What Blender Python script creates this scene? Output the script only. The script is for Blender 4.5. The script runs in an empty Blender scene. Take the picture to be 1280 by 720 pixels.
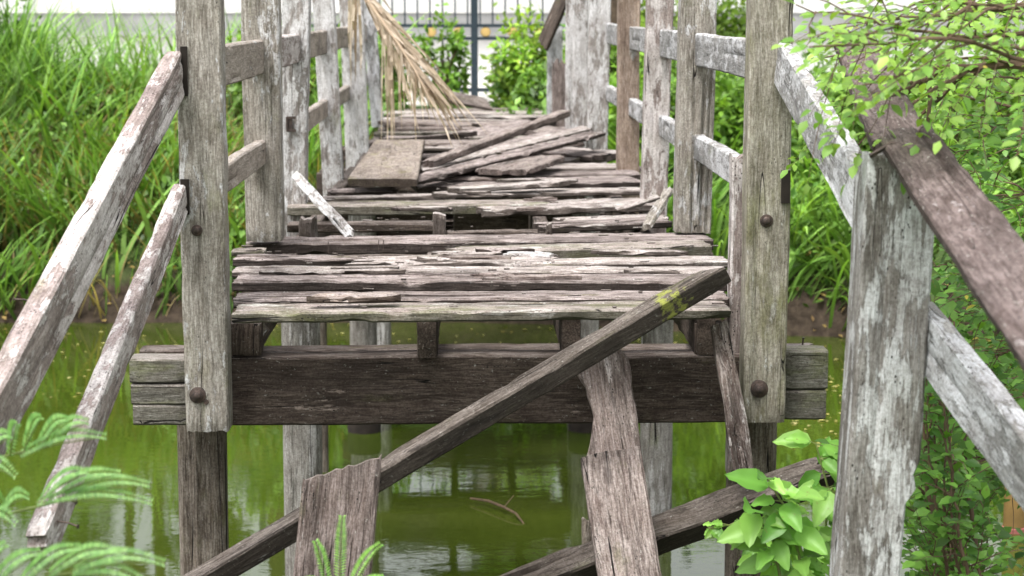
import bpy, math, random
import numpy as np
from mathutils import Vector, Matrix, noise
R = math.radians
SC = bpy.context.scene
COL = SC.collection

# ---------------------------------------------------------------- camera
F = 2489.0
CAM = Vector((0, 0, 2.42))
PITCH, YAW = R(8.0), R(1.22)
cd = bpy.data.cameras.new('camera'); cam = bpy.data.objects.new('camera', cd); COL.objects.link(cam)
cd.lens = 70; cd.sensor_width = 36; cd.clip_end = 2000; cd.clip_start = 0.05
cam.location = CAM
cam.rotation_euler = (math.pi/2 - PITCH, 0, -YAW)
cd.dof.use_dof = True; cd.dof.focus_distance = 6.15; cd.dof.aperture_fstop = 5.8
SC.camera = cam
CR = cam.rotation_euler.to_matrix()

def ray(px, py):
    return CR @ Vector(((px-640)/F, -(py-360)/F, -1))
def U(px, py, Y):            # point of the place seen at px,py and standing at depth Y
    d = ray(px, py); return CAM + d*(Y/d.y)
def G(px, py, z):            # point seen at px,py and lying at height z
    d = ray(px, py); return CAM + d*((z-CAM.z)/d.z)

def down(A, B, z):           # carry the line from B through A on down to height z
    return B + (A-B)*((B.z-z)/(B.z-A.z))
def far_on(A, B, k):         # carry the line from A through B on by a factor
    return A + (B-A)*k
DT_A0, DT_B = U(250, 728, 5.62), U(893, 346, 5.86)
DT_A = down(DT_A0, DT_B, -.25)
DT_L = .73 + ((DT_B-DT_A).length - (DT_B-DT_A0).length)/2
# ---------------------------------------------------------------- render set-up, light
SC.render.engine = 'CYCLES'
SC.cycles.max_bounces = 6; SC.cycles.diffuse_bounces = 3; SC.cycles.glossy_bounces = 3; SC.cycles.transmission_bounces = 3
SC.view_settings.view_transform = 'Standard'; SC.view_settings.look = 'None'; SC.view_settings.exposure = 0
w = bpy.data.worlds.new("World"); SC.world = w; w.use_nodes = True
nt = w.node_tree; nt.nodes.clear()
out = nt.nodes.new('ShaderNodeOutputWorld'); bg = nt.nodes.new('ShaderNodeBackground')
sky = nt.nodes.new('ShaderNodeTexSky'); sky.sky_type = 'NISHITA'; sky.sun_disc = False
SUN_EL, SUN_ROT = 66, 215
sky.sun_elevation = R(SUN_EL); sky.sun_rotation = R(SUN_ROT); sky.dust_density = 5; sky.ozone_density = 1; sky.air_density = 1.0
hs = nt.nodes.new('ShaderNodeHueSaturation'); hs.inputs['Saturation'].default_value = 0.15; hs.inputs['Value'].default_value = 2.45
nt.links.new(sky.outputs[0], hs.inputs['Color']); nt.links.new(hs.outputs[0], bg.inputs[0])
bg.inputs[1].default_value = 0.15
nt.links.new(bg.outputs[0], out.inputs[0])
sl = bpy.data.lights.new('sun', 'SUN'); sl.energy = 2.0; sl.angle = R(14); sl.color = (1, .965, .91)
so = bpy.data.objects.new('sun', sl); COL.objects.link(so)
az = R(SUN_ROT); el = R(SUN_EL)
sdir = Vector((math.sin(az)*math.cos(el), math.cos(az)*math.cos(el), math.sin(el)))
so.rotation_euler = sdir.to_track_quat('Z', 'Y').to_euler(); so.location = (0, -5, 20)

# ---------------------------------------------------------------- materials
class NT:
    def __init__(s, name):
        s.m = bpy.data.materials.new(name); s.m.use_nodes = True
        s.t = s.m.node_tree; s.t.nodes.clear()
        s.out = s.t.nodes.new('ShaderNodeOutputMaterial')
    def n(s, ty, **kw):
        nd = s.t.nodes.new(ty)
        for k, v in kw.items():
            if k.startswith('_'): setattr(nd, k[1:], v)
            else:
                key = int(k[1:]) if k[0] == 'i' and k[1:].isdigit() else k
                if hasattr(v, 'is_output') or isinstance(v, bpy.types.NodeSocket): s.t.links.new(v, nd.inputs[key])
                else: nd.inputs[key].default_value = v
        return nd
    def noise(s, vec, scale, detail=4, rough=.55, dist=0):
        return s.n('ShaderNodeTexNoise', Vector=vec, Scale=scale, Detail=detail, Roughness=rough, Distortion=dist).outputs['Fac']
    def mapv(s, vec, sc, loc=None):
        a = s.n('ShaderNodeMapping', Vector=vec, Scale=sc)
        if loc is not None: s.t.links.new(loc, a.inputs['Location'])
        return a.outputs[0]
    def ramp(s, fac, a, b, lo=0., hi=1.):
        r = s.n('ShaderNodeMapRange', Value=fac); r.inputs[1].default_value = a; r.inputs[2].default_value = b
        r.inputs[3].default_value = lo; r.inputs[4].default_value = hi; r.clamp = True
        return r.outputs[0]
    def math(s, op, a, b=0.):
        return s.n('ShaderNodeMath', _operation=op, i0=a, i1=b).outputs[0]
    def mix(s, f, a, b, mode='MIX'):
        nd = s.t.nodes.new('ShaderNodeMix'); nd.data_type = 'RGBA'; nd.blend_type = mode
        for sock, v in ((nd.inputs[0], f), (nd.inputs[6], a), (nd.inputs[7], b)):
            if isinstance(v, bpy.types.NodeSocket): s.t.links.new(v, sock)
            else: sock.default_value = v if not isinstance(v, tuple) or len(v) == 4 else (*v, 1)
        return nd.outputs[2]
    def done(s, col, rough=.85, height=None, bump=.5, dist=.004, spec=.25, extra=None):
        b = s.n('ShaderNodeBsdfPrincipled'); 
        for sock, v in ((b.inputs['Base Color'], col), (b.inputs['Roughness'], rough)):
            if isinstance(v, bpy.types.NodeSocket): s.t.links.new(v, sock)
            else: sock.default_value = v if not isinstance(v, tuple) else (*v, 1)
        b.inputs['Specular IOR Level'].default_value = spec
        if height is not None:
            bp = s.n('ShaderNodeBump', Strength=bump, Distance=dist, Height=height); s.t.links.new(bp.outputs[0], b.inputs['Normal'])
        s.t.links.new(b.outputs[0], s.out.inputs[0]); s.bsdf = b
        return s.m

def c4(c): return (*c, 1)

def wood(name, dark, mid, light, paint=.3, paintcol=(.55,.56,.55), paintlong=3., stain=.4, staincol=(.05,.042,.038),
         moss=.2, mosscol=(.16,.19,.06), crack=.5, bleachlit=.5, bleachlitcol=(.5,.46,.45), undershade=.6, speck=.3, grain=1.0, sideshade=0., lichen=None):
    s = NT(name); mid = tuple(x*1.3 for x in mid); light = tuple(min(.8, x*1.25) for x in light); paintcol = tuple(min(.82, x*1.12) for x in paintcol)
    tc = s.n('ShaderNodeTexCoord').outputs['Object']
    oi = s.n('ShaderNodeObjectInfo').outputs['Random']
    off = s.n('ShaderNodeCombineXYZ', X=s.math('MULTIPLY', oi, 37.), Y=s.math('MULTIPLY', oi, 91.), Z=s.math('MULTIPLY', oi, 53.)).outputs[0]
    warp = s.n('ShaderNodeTexNoise', Vector=s.mapv(tc, (2.5, 6, 6), off), Scale=1., Detail=2.).outputs['Color']
    vw = s.n('ShaderNodeVectorMath', _operation='SCALE', i0=warp); vw.inputs['Scale'].default_value = .05
    tw = s.n('ShaderNodeVectorMath', _operation='ADD', i0=tc, i1=vw.outputs[0]).outputs[0]
    g1 = s.noise(s.mapv(tw, (3.2, 26, 26), off), 1., 6, .65)
    grit = s.noise(tc, 130., 5, .75); mot = s.noise(s.mapv(tc, (9, 16, 16), off), 1., 6, .7)
    g2 = s.noise(s.mapv(tw, (13, 150, 150), off), 1., 4, .7)
    g3 = s.noise(s.mapv(tc, (30, 420, 420), off), 1., 2, .6)
    big = s.noise(s.mapv(tc, (1.8, 5, 5), off), 1., 4, .6, .4)
    mid_ = s.noise(s.mapv(tc, (5, 14, 14), off), 1.3, 6, .65, .3)
    # cracks: thin contour lines of a strongly stretched noise
    ck = s.noise(s.mapv(tc, (.5, 19, 19), off), 1., 1.5, .45)
    ck = s.math('ABSOLUTE', s.math('SUBTRACT', ck, .5))
    ckm = s.noise(s.mapv(tc, (3.5, 9, 9), off), 1., 2)
    ckw = s.ramp(ckm, .50, .66, 0., .012*crack)
    cr = s.math('SUBTRACT', 1., s.math('SMOOTH_MIN', 1., s.math('DIVIDE', ck, s.math('ADD', ckw, .0002)), ) )
    cr = s.ramp(cr, 0., .6)
    ck2 = s.noise(s.mapv(tw, (3.2, 75, 75), off), 1., 2, .5)
    cr2 = s.ramp(s.math('ABSOLUTE', s.math('SUBTRACT', ck2, .5)), .0, .022, .75*crack, 0.)
    cr2 = s.math('MULTIPLY', cr2, s.ramp(mid_, .42, .6))
    base = s.mix(s.ramp(g1, .3, .72), c4(dark), c4(mid))
    base = s.mix(s.math('MULTIPLY', s.ramp(g2, .42, .68), .75*grain), base, c4(light))
    base = s.mix(s.math('MULTIPLY', s.ramp(g3, .45, .3), .45*grain), base, c4(tuple(x*.45 for x in dark)))
    # upward faces paler: bleaching, plus top light put into the colour
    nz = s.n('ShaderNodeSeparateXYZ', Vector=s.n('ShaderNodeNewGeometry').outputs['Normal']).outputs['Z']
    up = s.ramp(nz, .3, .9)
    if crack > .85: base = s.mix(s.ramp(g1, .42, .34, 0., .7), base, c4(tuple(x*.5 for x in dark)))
    bl = s.math('MULTIPLY', up, s.ramp(s.math('ADD', s.math('MULTIPLY', g2, .5), s.math('MULTIPLY', mid_, .5)), .43, .56, 0., bleachlit))
    base = s.mix(bl, base, c4(bleachlitcol))
    dn = s.ramp(nz, .15, -.5, 0., undershade)  # undersides darker: shade put into the colour
    # stains
    st = s.ramp(big, .58-.22*stain, .72-.2*stain, 0., min(1., .45+stain*.5))
    st = s.math('MULTIPLY', st, s.ramp(g1, .75, .35, .55, 1.))
    base = s.mix(st, base, c4(staincol))
    # old whitewash, in flakes that run with the grain
    p1 = s.noise(s.mapv(tc, (34/paintlong, 32, 32), off), 1., 9, .7, .2)
    p2 = s.noise(s.mapv(tc, (1.3, 3.5, 3.5), off), 1.4, 3, .5)
    pf = s.math('ADD', s.math('MULTIPLY', p1, .6), s.math('MULTIPLY', p2, .4))
    pm = s.ramp(pf, .655-.3*paint, .67-.3*paint)
    pm = s.math('MULTIPLY', pm, s.ramp(g2, .3, .5, .35, .95))
    base = s.mix(pm, base, c4(paintcol))
    # moss and algae
    ms = s.noise(s.mapv(tc, (2.2, 6, 6), off), 1.7, 5, .65)
    mm = s.ramp(ms, .68-.3*moss, .86-.3*moss, 0., .85)
    base = s.mix(mm, base, c4(mosscol))
    # small dark and pale specks
    vs = s.n('ShaderNodeTexVoronoi', Vector=s.mapv(tc, (60, 95, 95), off), Scale=1.).outputs['Distance']
    sp = s.math('MULTIPLY', s.ramp(vs, .24, .16), s.ramp(mid_, .5, .62, 0., speck*2.2))
    base = s.mix(sp, base, c4((.03,.026,.022)))
    vs2 = s.noise(s.mapv(tc, (70, 110, 110), off), 1., 3, .7)
    base = s.mix(s.math('MULTIPLY', s.ramp(vs2, .64, .7), speck), base, c4((.6,.6,.55)))
    base = s.mix(s.ramp(mot, .45, .62, 0, .6*grain), base, s.mix(1., base, c4((.5,.46,.43)), 'MULTIPLY'))
    base = s.mix(s.ramp(grit, .40, .56, .6, 0.), base, s.mix(1., base, c4((.42,.38,.36)), 'MULTIPLY'))
    if sideshade: base = s.mix(s.ramp(nz, .75, .35, 0., sideshade), base, s.mix(1., base, c4((.16,.135,.12)), 'MULTIPLY'))  # side faces darker than tops: shade painted into the wood colour
    kn = s.n('ShaderNodeTexVoronoi', Vector=s.mapv(tc, (2.6, 6.5, 6.5), off), Scale=1.).outputs['Distance']
    base = s.mix(s.math('MULTIPLY', s.ramp(kn, .13, .05), .65), base, c4(tuple(x*.6 for x in dark)))
    base = s.mix(s.math('MULTIPLY', s.ramp(s.math('ABSOLUTE', s.math('SUBTRACT', kn, .17)), .03, .0), .4), base, c4(dark))
    if lichen is not None:
        lx = s.n('ShaderNodeSeparateXYZ', Vector=tc).outputs['X']
        lm = s.math('MULTIPLY', s.ramp(s.math('ABSOLUTE', s.math('SUBTRACT', lx, lichen)), .16, .03), s.noise(tc, 34., 6, .7))
        base = s.mix(s.ramp(lm, .46, .56, 0., .75), base, c4((.30,.33,.06)))
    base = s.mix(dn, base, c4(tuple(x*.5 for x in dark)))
    base = s.mix(s.math('MULTIPLY', cr2, .8), base, c4((.03,.024,.02)))
    base = s.mix(cr, base, c4((.012,.01,.009)))
    h = s.math('ADD', s.math('MULTIPLY', g2, .5), s.math('MULTIPLY', g1, .5))
    h = s.math('ADD', h, s.math('MULTIPLY', grit, .3)); h = s.math('ADD', h, s.math('MULTIPLY', g3, .18)); h = s.math('ADD', h, s.math('MULTIPLY', pm, .22))
    h = s.math('SUBTRACT', h, s.math('MULTIPLY', cr, .9)); h = s.math('SUBTRACT', h, s.math('MULTIPLY', cr2, .35))
    return s.done(base, s.ramp(g1, .3, .7, .78, .95), h, .9, .007, .2)

M = {}
M['post'] = wood('weathered_post_wood', (.15,.135,.11), (.37,.34,.295), (.60,.57,.52), paint=.38, paintcol=(.68,.68,.68), stain=.22, staincol=(.13,.12,.09), moss=.33, mosscol=(.27,.275,.15), crack=.5, bleachlit=.3)
M['postwhite'] = wood('pale_post_wood', (.17,.15,.135), (.38,.35,.33), (.62,.59,.57), paint=.62, paintcol=(.74,.73,.74), stain=.25, staincol=(.12,.11,.085), moss=.22, mosscol=(.27,.27,.16), crack=.6, bleachlit=.4, speck=.5)
M['postbrown'] = wood('tan_post_wood', (.17,.12,.09), (.36,.28,.22), (.5,.42,.36), paint=.2, stain=.25, staincol=(.13,.09,.055), moss=.2, crack=.4)
M['pinkrail'] = wood('pinkish_rail_wood', (.17,.135,.12), (.36,.30,.275), (.54,.48,.45), paint=.52, paintcol=(.70,.66,.64), paintlong=4, stain=.22, staincol=(.15,.11,.10), moss=.2, mosscol=(.3,.27,.13), crack=.6, bleachlit=.45, bleachlitcol=(.44,.36,.36), speck=.6)
M['greyrail'] = wood('grey_rail_wood', (.17,.17,.17), (.34,.34,.335), (.52,.52,.51), paint=.5, paintcol=(.66,.67,.69), stain=.3, staincol=(.13,.13,.125), moss=.1, crack=.5, bleachlit=.55, bleachlitcol=(.55,.52,.48), speck=.5)
M['tanrail'] = wood('tan_rail_wood', (.22,.185,.15), (.38,.335,.285), (.52,.47,.42), paint=.15, stain=.15, moss=.15, crack=.4, speck=.3)
M['nearpost'] = wood('stained_post_wood', (.12,.11,.095), (.29,.27,.25), (.44,.43,.41), paint=.5, paintcol=(.6,.61,.61), paintlong=5, stain=.62, staincol=(.055,.047,.036), moss=.22, mosscol=(.22,.23,.11), crack=.4, speck=.6)
M['deck'] = wood('weathered_deck_wood', (.065,.05,.043), (.155,.125,.115), (.31,.27,.25), paint=.2, paintcol=(.56,.52,.49), paintlong=6, stain=.45, staincol=(.055,.042,.036), moss=.22, mosscol=(.17,.17,.07), crack=.9, bleachlit=.95, bleachlitcol=(.52,.45,.43), undershade=.9, speck=.5, sideshade=0.75)
M['decklight'] = wood('bleached_deck_wood', (.13,.105,.09), (.3,.26,.235), (.5,.45,.42), paint=.30, paintcol=(.62,.585,.55), paintlong=6, stain=.3, staincol=(.07,.055,.045), moss=.3, mosscol=(.2,.2,.09), crack=.9, bleachlit=1., bleachlitcol=(.62,.565,.54), undershade=.9, speck=.5, sideshade=0.7)
M['mossy'] = wood('mossy_deck_wood', (.11,.105,.075), (.22,.20,.16), (.38,.36,.31), paint=.28, paintcol=(.55,.54,.5), paintlong=4, stain=.4, moss=.55, mosscol=(.17,.18,.08), crack=.8, bleachlit=.95, bleachlitcol=(.5,.43,.41), speck=.9, sideshade=0.4)
M['dark'] = wood('dark_beam_wood', (.034,.025,.020), (.088,.066,.055), (.18,.145,.12), paint=.16, paintcol=(.34,.28,.24), paintlong=5, stain=.35, staincol=(.035,.026,.022), moss=.26, mosscol=(.13,.125,.06), crack=.5, bleachlit=.8, bleachlitcol=(.3,.26,.24), speck=.45)
M['beamend'] = wood('green_beam_end_wood', (.10,.095,.075), (.2,.19,.16), (.32,.31,.28), paint=.12, paintcol=(.5,.48,.45), stain=.3, moss=.55, mosscol=(.19,.21,.09), crack=.7, bleachlit=.7, bleachlitcol=(.45,.4,.38), speck=.4)
M['brownplank'] = wood('brown_plank_wood', (.085,.066,.058), (.21,.165,.148), (.40,.34,.32), paint=.16, paintcol=(.6,.54,.52), paintlong=7, stain=.34, staincol=(.06,.048,.042), moss=.22, mosscol=(.17,.18,.08), crack=1.2, bleachlit=.8, bleachlitcol=(.42,.37,.34), speck=.5)
M['postgreen'] = wood('greenish_post_wood', (.15,.14,.10), (.35,.325,.26), (.55,.52,.46), paint=.3, paintcol=(.62,.62,.60), stain=.3, staincol=(.11,.10,.06), moss=.6, mosscol=(.25,.25,.12), crack=.5, bleachlit=.3)
M['timber'] = wood('dark_timber_wood', (.045,.037,.031), (.10,.083,.07), (.19,.165,.14), paint=.12, paintcol=(.4,.4,.38), paintlong=6, stain=.35, staincol=(.045,.037,.03), moss=.3, mosscol=(.15,.16,.07), crack=.9, bleachlit=.8, bleachlitcol=(.23,.2,.18), speck=.5, sideshade=.45)
M['timberlichen'] = wood('dark_timber_wood_with_lichen', (.045,.037,.031), (.10,.083,.07), (.19,.165,.14), paint=.12, paintcol=(.4,.4,.38), paintlong=6, stain=.35, staincol=(.045,.037,.03), moss=.3, mosscol=(.15,.16,.07), crack=.9, bleachlit=.8, bleachlitcol=(.23,.2,.18), speck=.5, sideshade=.45, lichen=DT_L)
M['rotten'] = wood('rotten_wood', (.05,.035,.03), (.22,.17,.15), (.5,.45,.42), paint=.34, paintcol=(.6,.56,.54), stain=.55, staincol=(.05,.03,.025), moss=.1, crack=1.5, speck=.9)
M['bark_w'] = wood('flaky_bark', (.07,.05,.04), (.3,.24,.2), (.5,.43,.38), paint=.3, paintcol=(.6,.55,.5), stain=.2, moss=.1, crack=1.2, bleachlit=.6, speck=.6, sideshade=.7)
M['pile'] = wood('pile_wood', (.095,.075,.058), (.25,.21,.17), (.42,.38,.33), paint=.12, paintcol=(.5,.5,.49), paintlong=9, stain=.35, staincol=(.05,.04,.03), moss=.3, mosscol=(.17,.17,.08), crack=1.3, speck=.4)
M['pilegrey'] = wood('grey_pile_wood', (.16,.15,.13), (.33,.31,.29), (.5,.49,.46), paint=.3, paintcol=(.58,.57,.56), paintlong=9, stain=.3, staincol=(.08,.065,.05), moss=.25, crack=1., speck=.3)

def simple(name, col, rough=.7, var=.3, scale=8, metal=0, bump=.3, dist=.003, col2=None, spec=.3):
    s = NT(name); tc = s.n('ShaderNodeTexCoord').outputs['Object']
    n1 = s.noise(tc, scale, 6, .6); n2 = s.noise(tc, scale*6, 4, .6)
    a = s.mix(s.ramp(n1, .3, .7), c4(tuple(x*(1-var) for x in col)), c4(col2 or tuple(min(1, x*(1+var*.6)) for x in col)))
    a = s.mix(s.math('MULTIPLY', s.ramp(n2, .55, .75), .5), a, c4(tuple(x*.6 for x in col)))
    m = s.done(a, rough, n2, bump, dist, spec); s.bsdf.inputs['Metallic'].default_value = metal
    return m
M['iron'] = simple('rusty_iron', (.055,.048,.048), .5, .4, 60, .5, .6, .002, (.12,.085,.07))
M['fence'] = simple('painted_dark_steel', (.03,.045,.06), .45, .2, 10)
M['rosette'] = simple('orange_yellow_paint', (.62,.42,.16), .6, .15, 10)
M['wall'] = simple('white_render', (.66,.655,.65), .85, .12, 1.5, 0, .2)
M['wallgrey'] = simple('grey_render', (.33,.33,.33), .85, .2, 2, 0, .2)
M['roof'] = simple('grey_roof_sheet', (.3,.29,.28), .6, .2, 2)
M['pane'] = simple('dark_glass', (.05,.06,.07), .1, .1, 1)
M['mud'] = simple('mud', (.05,.036,.025), .7, .5, 3, 0, .8, .05, (.13,.10,.07))
M['bark'] = simple('bark', (.12,.085,.06), .9, .45, 14, 0, .9, .01)
M['twig'] = simple('twig_bark', (.13,.085,.055), .8, .4, 30)
M['greentwig'] = simple('green_twig', (.16,.2,.06), .7, .3, 30)
M['tanmid'] = simple('dry_palm_rib', (.5,.38,.27), .7, .2, 20)
M['palette'] = simple('red_paint', (.34,.12,.10), .7, .3, 8)
M['yellow'] = simple('ochre_paint', (.24,.15,.05), .7, .3, 8)
M['lichen'] = simple('yellow_lichen', (.30,.32,.05), .95, .5, 60)

def leafmat(name, trans=.35, rough=.42, spec=.4):
    s = NT(name)
    at = s.n('ShaderNodeVertexColor'); at.layer_name = 'leafcol'
    col = at.outputs['Color']
    tcn = s.noise(s.n('ShaderNodeTexCoord').outputs['Object'], 9, 3)
    col = s.mix(s.ramp(tcn, .3, .7, 0, .35), col, s.mix(1., col, (.55,.6,.5,1), 'MULTIPLY'))
    sp_ = s.noise(s.n('ShaderNodeTexCoord').outputs['Object'], 70, 4, .6)
    col = s.mix(s.ramp(sp_, .64, .70, 0, .6), col, (.20,.17,.05,1))
    b = s.n('ShaderNodeBsdfPrincipled'); s.t.links.new(col, b.inputs['Base Color']); b.inputs['Roughness'].default_value = rough
    b.inputs['Specular IOR Level'].default_value = spec
    tr = s.n('ShaderNodeBsdfTranslucent'); s.t.links.new(s.mix(1., col, (1.5,1.5,.6,1), 'MULTIPLY'), tr.inputs[0])
    mx = s.n('ShaderNodeMixShader'); mx.inputs[0].default_value = trans
    s.t.links.new(b.outputs[0], mx.inputs[1]); s.t.links.new(tr.outputs[0], mx.inputs[2]); s.t.links.new(mx.outputs[0], s.out.inputs[0])
    return s.m
M['leaf'] = leafmat('leaf'); M['grassm'] = leafmat('grass_blade', .3, .5, .3)
M['dry'] = leafmat('dry_leaf', .15, .7, .2)

def watermat():
    s = NT('pond_water')
    tc = s.n('ShaderNodeTexCoord').outputs['Object']
    n = s.noise(s.mapv(tc, (.35, .5, 1)), 1., 5, .6)
    col = s.mix(s.ramp(n, .35, .65), c4((.030,.047,.005)), c4((.057,.078,.010)))
    n3 = s.noise(s.mapv(tc, (1, 1.4, 1)), 18., 6, .75)
    col = s.mix(s.ramp(n3, .58, .72, 0, .4), col, c4((.11,.15,.02)))
    r1 = s.noise(s.mapv(tc, (5, 9, 1)), 1., 3, .5, .6)
    r2 = s.noise(s.mapv(tc, (22, 34, 1)), 1., 3, .6)
    m = s.ramp(s.noise(s.mapv(tc, (.5, .9, 1)), 1., 2), .4, .65, .25, 1.)
    h = s.math('MULTIPLY', s.math('ADD', r1, s.math('MULTIPLY', r2, .22)), m)
    mt = s.done(col, .012, h, .3, .0035, .5)
    s.bsdf.inputs['IOR'].default_value = 1.6
    return mt
M['water'] = watermat()

def groundmat():
    s = NT('bank_soil')
    tc = s.n('ShaderNodeTexCoord').outputs['Object']
    n = s.noise(tc, 1.3, 8, .65); n2 = s.noise(tc, 14, 6, .7)
    col = s.mix(s.ramp(n2, .35, .65), c4((.022,.015,.010)), c4((.075,.055,.038)))
    z = s.n('ShaderNodeSeparateXYZ', Vector=tc).outputs['Z']
    zz = s.math('ADD', z, s.math('MULTIPLY', s.math('SUBTRACT', n, .5), .8))
    g = s.mix(s.ramp(n2, .3, .7), c4((.03,.06,.012)), c4((.08,.14,.03)))
    col = s.mix(s.ramp(zz, .35, .6), col, g)
    y = s.n('ShaderNodeSeparateXYZ', Vector=tc).outputs['Y']
    col = s.mix(s.ramp(s.math('ADD', y, s.math('MULTIPLY', n, 2.)), 21.5, 22.), col, s.mix(s.ramp(n2, .3, .7), c4((.5,.47,.43)), c4((.62,.6,.57))))
    return s.done(col, .9, n2, .8, .03)
M['ground'] = groundmat()

# ---------------------------------------------------------------- object helpers
WM = {}
def link(name, me, mat, parent=None, mw=None):
    o = bpy.data.objects.new(name, me); COL.objects.link(o)
    mw = mw or Matrix.Identity(4); WM[o] = mw
    if mat is not None: me.materials.append(mat)
    if parent is not None:
        o.parent = parent; o.matrix_basis = WM[parent].inverted() @ mw
    else: o.matrix_basis = mw
    return o
def empty(name, loc):
    o = bpy.data.objects.new(name, None); COL.objects.link(o); o.location = loc; o.empty_display_size = .2
    WM[o] = Matrix.Translation(Vector(loc)); return o
def tag(o, label=None, cat=None, group=None, kind=None):
    if label: o['label'] = label
    if cat: o['category'] = cat
    if group: o['group'] = group
    if kind: o['kind'] = kind
    return o

class MB:
    def __init__(s): s.v = []; s.f = []
    def box(s, c, size, m=None):
        b = len(s.v); c = Vector(c)
        for dx in (-.5, .5):
            for dy in (-.5, .5):
                for dz in (-.5, .5):
                    p = Vector((dx*size[0], dy*size[1], dz*size[2]))
                    if m is not None: p = m @ p
                    s.v.append(c+p)
        s.f += [tuple(b+i for i in q) for q in ((0,1,3,2),(4,6,7,5),(0,4,5,1),(2,3,7,6),(0,2,6,4),(1,5,7,3))]
        return s
    def tube(s, pts, rad, n=6, cap=True):
        pts = [Vector(p) for p in pts]
        if not hasattr(rad, '__len__'): rad = [rad]*len(pts)
        b = len(s.v); ref = Vector((.13, .21, .97))
        for i, p in enumerate(pts):
            d = (pts[min(i+1, len(pts)-1)] - pts[max(i-1, 0)]).normalized()
            if abs(d.dot(ref)) > .95: ref = Vector((1, .1, .05))
            u = d.cross(ref).normalized(); v = d.cross(u)
            for k in range(n):
                a = 2*math.pi*k/n; s.v.append(p + (u*math.cos(a)+v*math.sin(a))*rad[i])
        for i in range(len(pts)-1):
            for k in range(n):
                a = b+i*n+k; c = b+i*n+(k+1) % n; s.f.append((a, c, c+n, a+n))
        if cap:
            s.f.append(tuple(b+k for k in range(n))[::-1]); e = b+(len(pts)-1)*n; s.f.append(tuple(e+k for k in range(n)))
        return s
    def lathe(s, prof, n=16, m=Matrix.Identity(4)):
        b = len(s.v)
        for (r, z) in prof:
            for k in range(n):
                a = 2*math.pi*k/n; s.v.append(m @ Vector((r*math.cos(a), r*math.sin(a), z)))
        for i in range(len(prof)-1):
            for k in range(n):
                a = b+i*n+k; c = b+i*n+(k+1) % n; s.f.append((a, c, c+n, a+n))
        s.f.append(tuple(b+(len(prof)-1)*n+k for k in range(n)))
        return s
    def build(s, name, mat, parent=None, mw=None, smooth=True, ang=40):
        me = bpy.data.meshes.new(name); 
        inv = mw.inverted() if mw is not None else None
        me.from_pydata([tuple(inv @ Vector(v)) if inv else tuple(v) for v in s.v], [], s.f); me.update()
        if smooth:
            me.polygons.foreach_set('use_smooth', [True]*len(me.polygons)); me.set_sharp_from_angle(angle=R(ang))
        return link(name, me, mat, parent, mw)

def ns(x, y=0., z=0.): return noise.noise(Vector((x, y, z)))

def plank_mesh(name, L, W, T, seed, rag=(0, 0), slant=(0, 0), eL=None, eR=None, warp=0., bend=0., twist=0., wob=.0015, chip=.25, grooves=3, gdepth=.008, thin=None):
    rnd = random.Random(seed)
    nL = max(6, min(80, int(L/.03))); nW = max(4, min(14, int(W/.011)))
    c = min(.006, .2*min(W, T))
    sv = [0.] + [min(max((c/W) + (1-2*c/W)*k/(nW-2), 0), 1) for k in range(nW-1)] + [1.]
    n = len(sv)
    r0 = [rnd.random()*rag[0] for _ in range(n)]; r1 = [rnd.random()*rag[1] for _ in range(n)]
    gl = []
    for _ in range(grooves):
        j = rnd.randrange(2, n-2) if n > 5 else n//2
        t0 = rnd.choice([0, rnd.random()*.7, -.1]); gl.append((j, t0, t0+rnd.uniform(.15, .6), gdepth*rnd.uniform(.4, 1.)))
    V = []
    for side in (1, -1):
        for i in range(nL+1):
            t = i/nL
            yl = -W/2 + .005*ns(t*L*1.4, seed*2.9+20) + (eL(t) if eL else 0) + wob*1.6*ns(t*L*4, seed*3.1); yr = W/2 + .005*ns(t*L*1.4, seed*2.3+40) + (eR(t) if eR else 0) + wob*2*ns(t*L*4, seed*7.7+5)
            chl = max(0, ns(t*L*9, seed*1.3, side)-.15)*.022*chip; chr_ = max(0, ns(t*L*9, seed*1.9+8, side)-.15)*.022*chip
            TT = T*(thin(t) if thin else 1)
            for j, sj in enumerate(sv):
                xs = -L/2 + r0[j] + slant[0]*(sj-.5); xe = L/2 - r1[j] + slant[1]*(sj-.5)
                x = xs + (xe-xs)*t
                y = yl + (yr-yl)*sj
                z = side*TT/2
                if j in (0, n-1): z -= side*(min(c, TT*.3))
                if j in (0, 1): z -= side*min(chl, TT*.35); y += chl*.5
                if j in (n-1, n-2): z -= side*min(chr_, TT*.35); y -= chr_*.5
                if i in (0, nL): z *= .88; y *= .985
                z += side*wob*ns(x*6, y*25, seed+side) + side*wob*.5*ns(x*20, y*70, seed+side)
                for (gj, a, b_, d) in gl:
                    if gj == j and a < t < b_:
                        e = min(1, (t-a)/.08 if a > 0 else 1, (b_-t)/.08 if b_ < 1 else 1); z -= side*min(d*e, TT*.4)
                z += warp*4*t*(1-t) + twist*(t-.5)*(sj-.5)*W
                y += bend*4*t*(1-t)
                V.append((x, y, z))
    Fc = []; o = (nL+1)*n
    for i in range(nL):
        for j in range(n-1):
            a = i*n+j; Fc.append((a, a+n, a+n+1, a+1)); b = a+o; Fc.append((b, b+1, b+n+1, b+n))
        a = i*n; Fc.append((a, a+o, a+o+n, a+n)); a = i*n+n-1; Fc.append((a, a+n, a+n+o, a+o))
    for j in range(n-1):
        Fc.append((j, j+1, j+1+o, j+o)); a = nL*n+j; Fc.append((a, a+o, a+o+1, a+1))
    me = bpy.data.meshes.new(name); me.from_pydata(V, [], Fc); me.update()
    me.polygons.foreach_set('use_smooth', [True]*len(me.polygons)); me.set_sharp_from_angle(angle=R(32))
    return me

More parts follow.
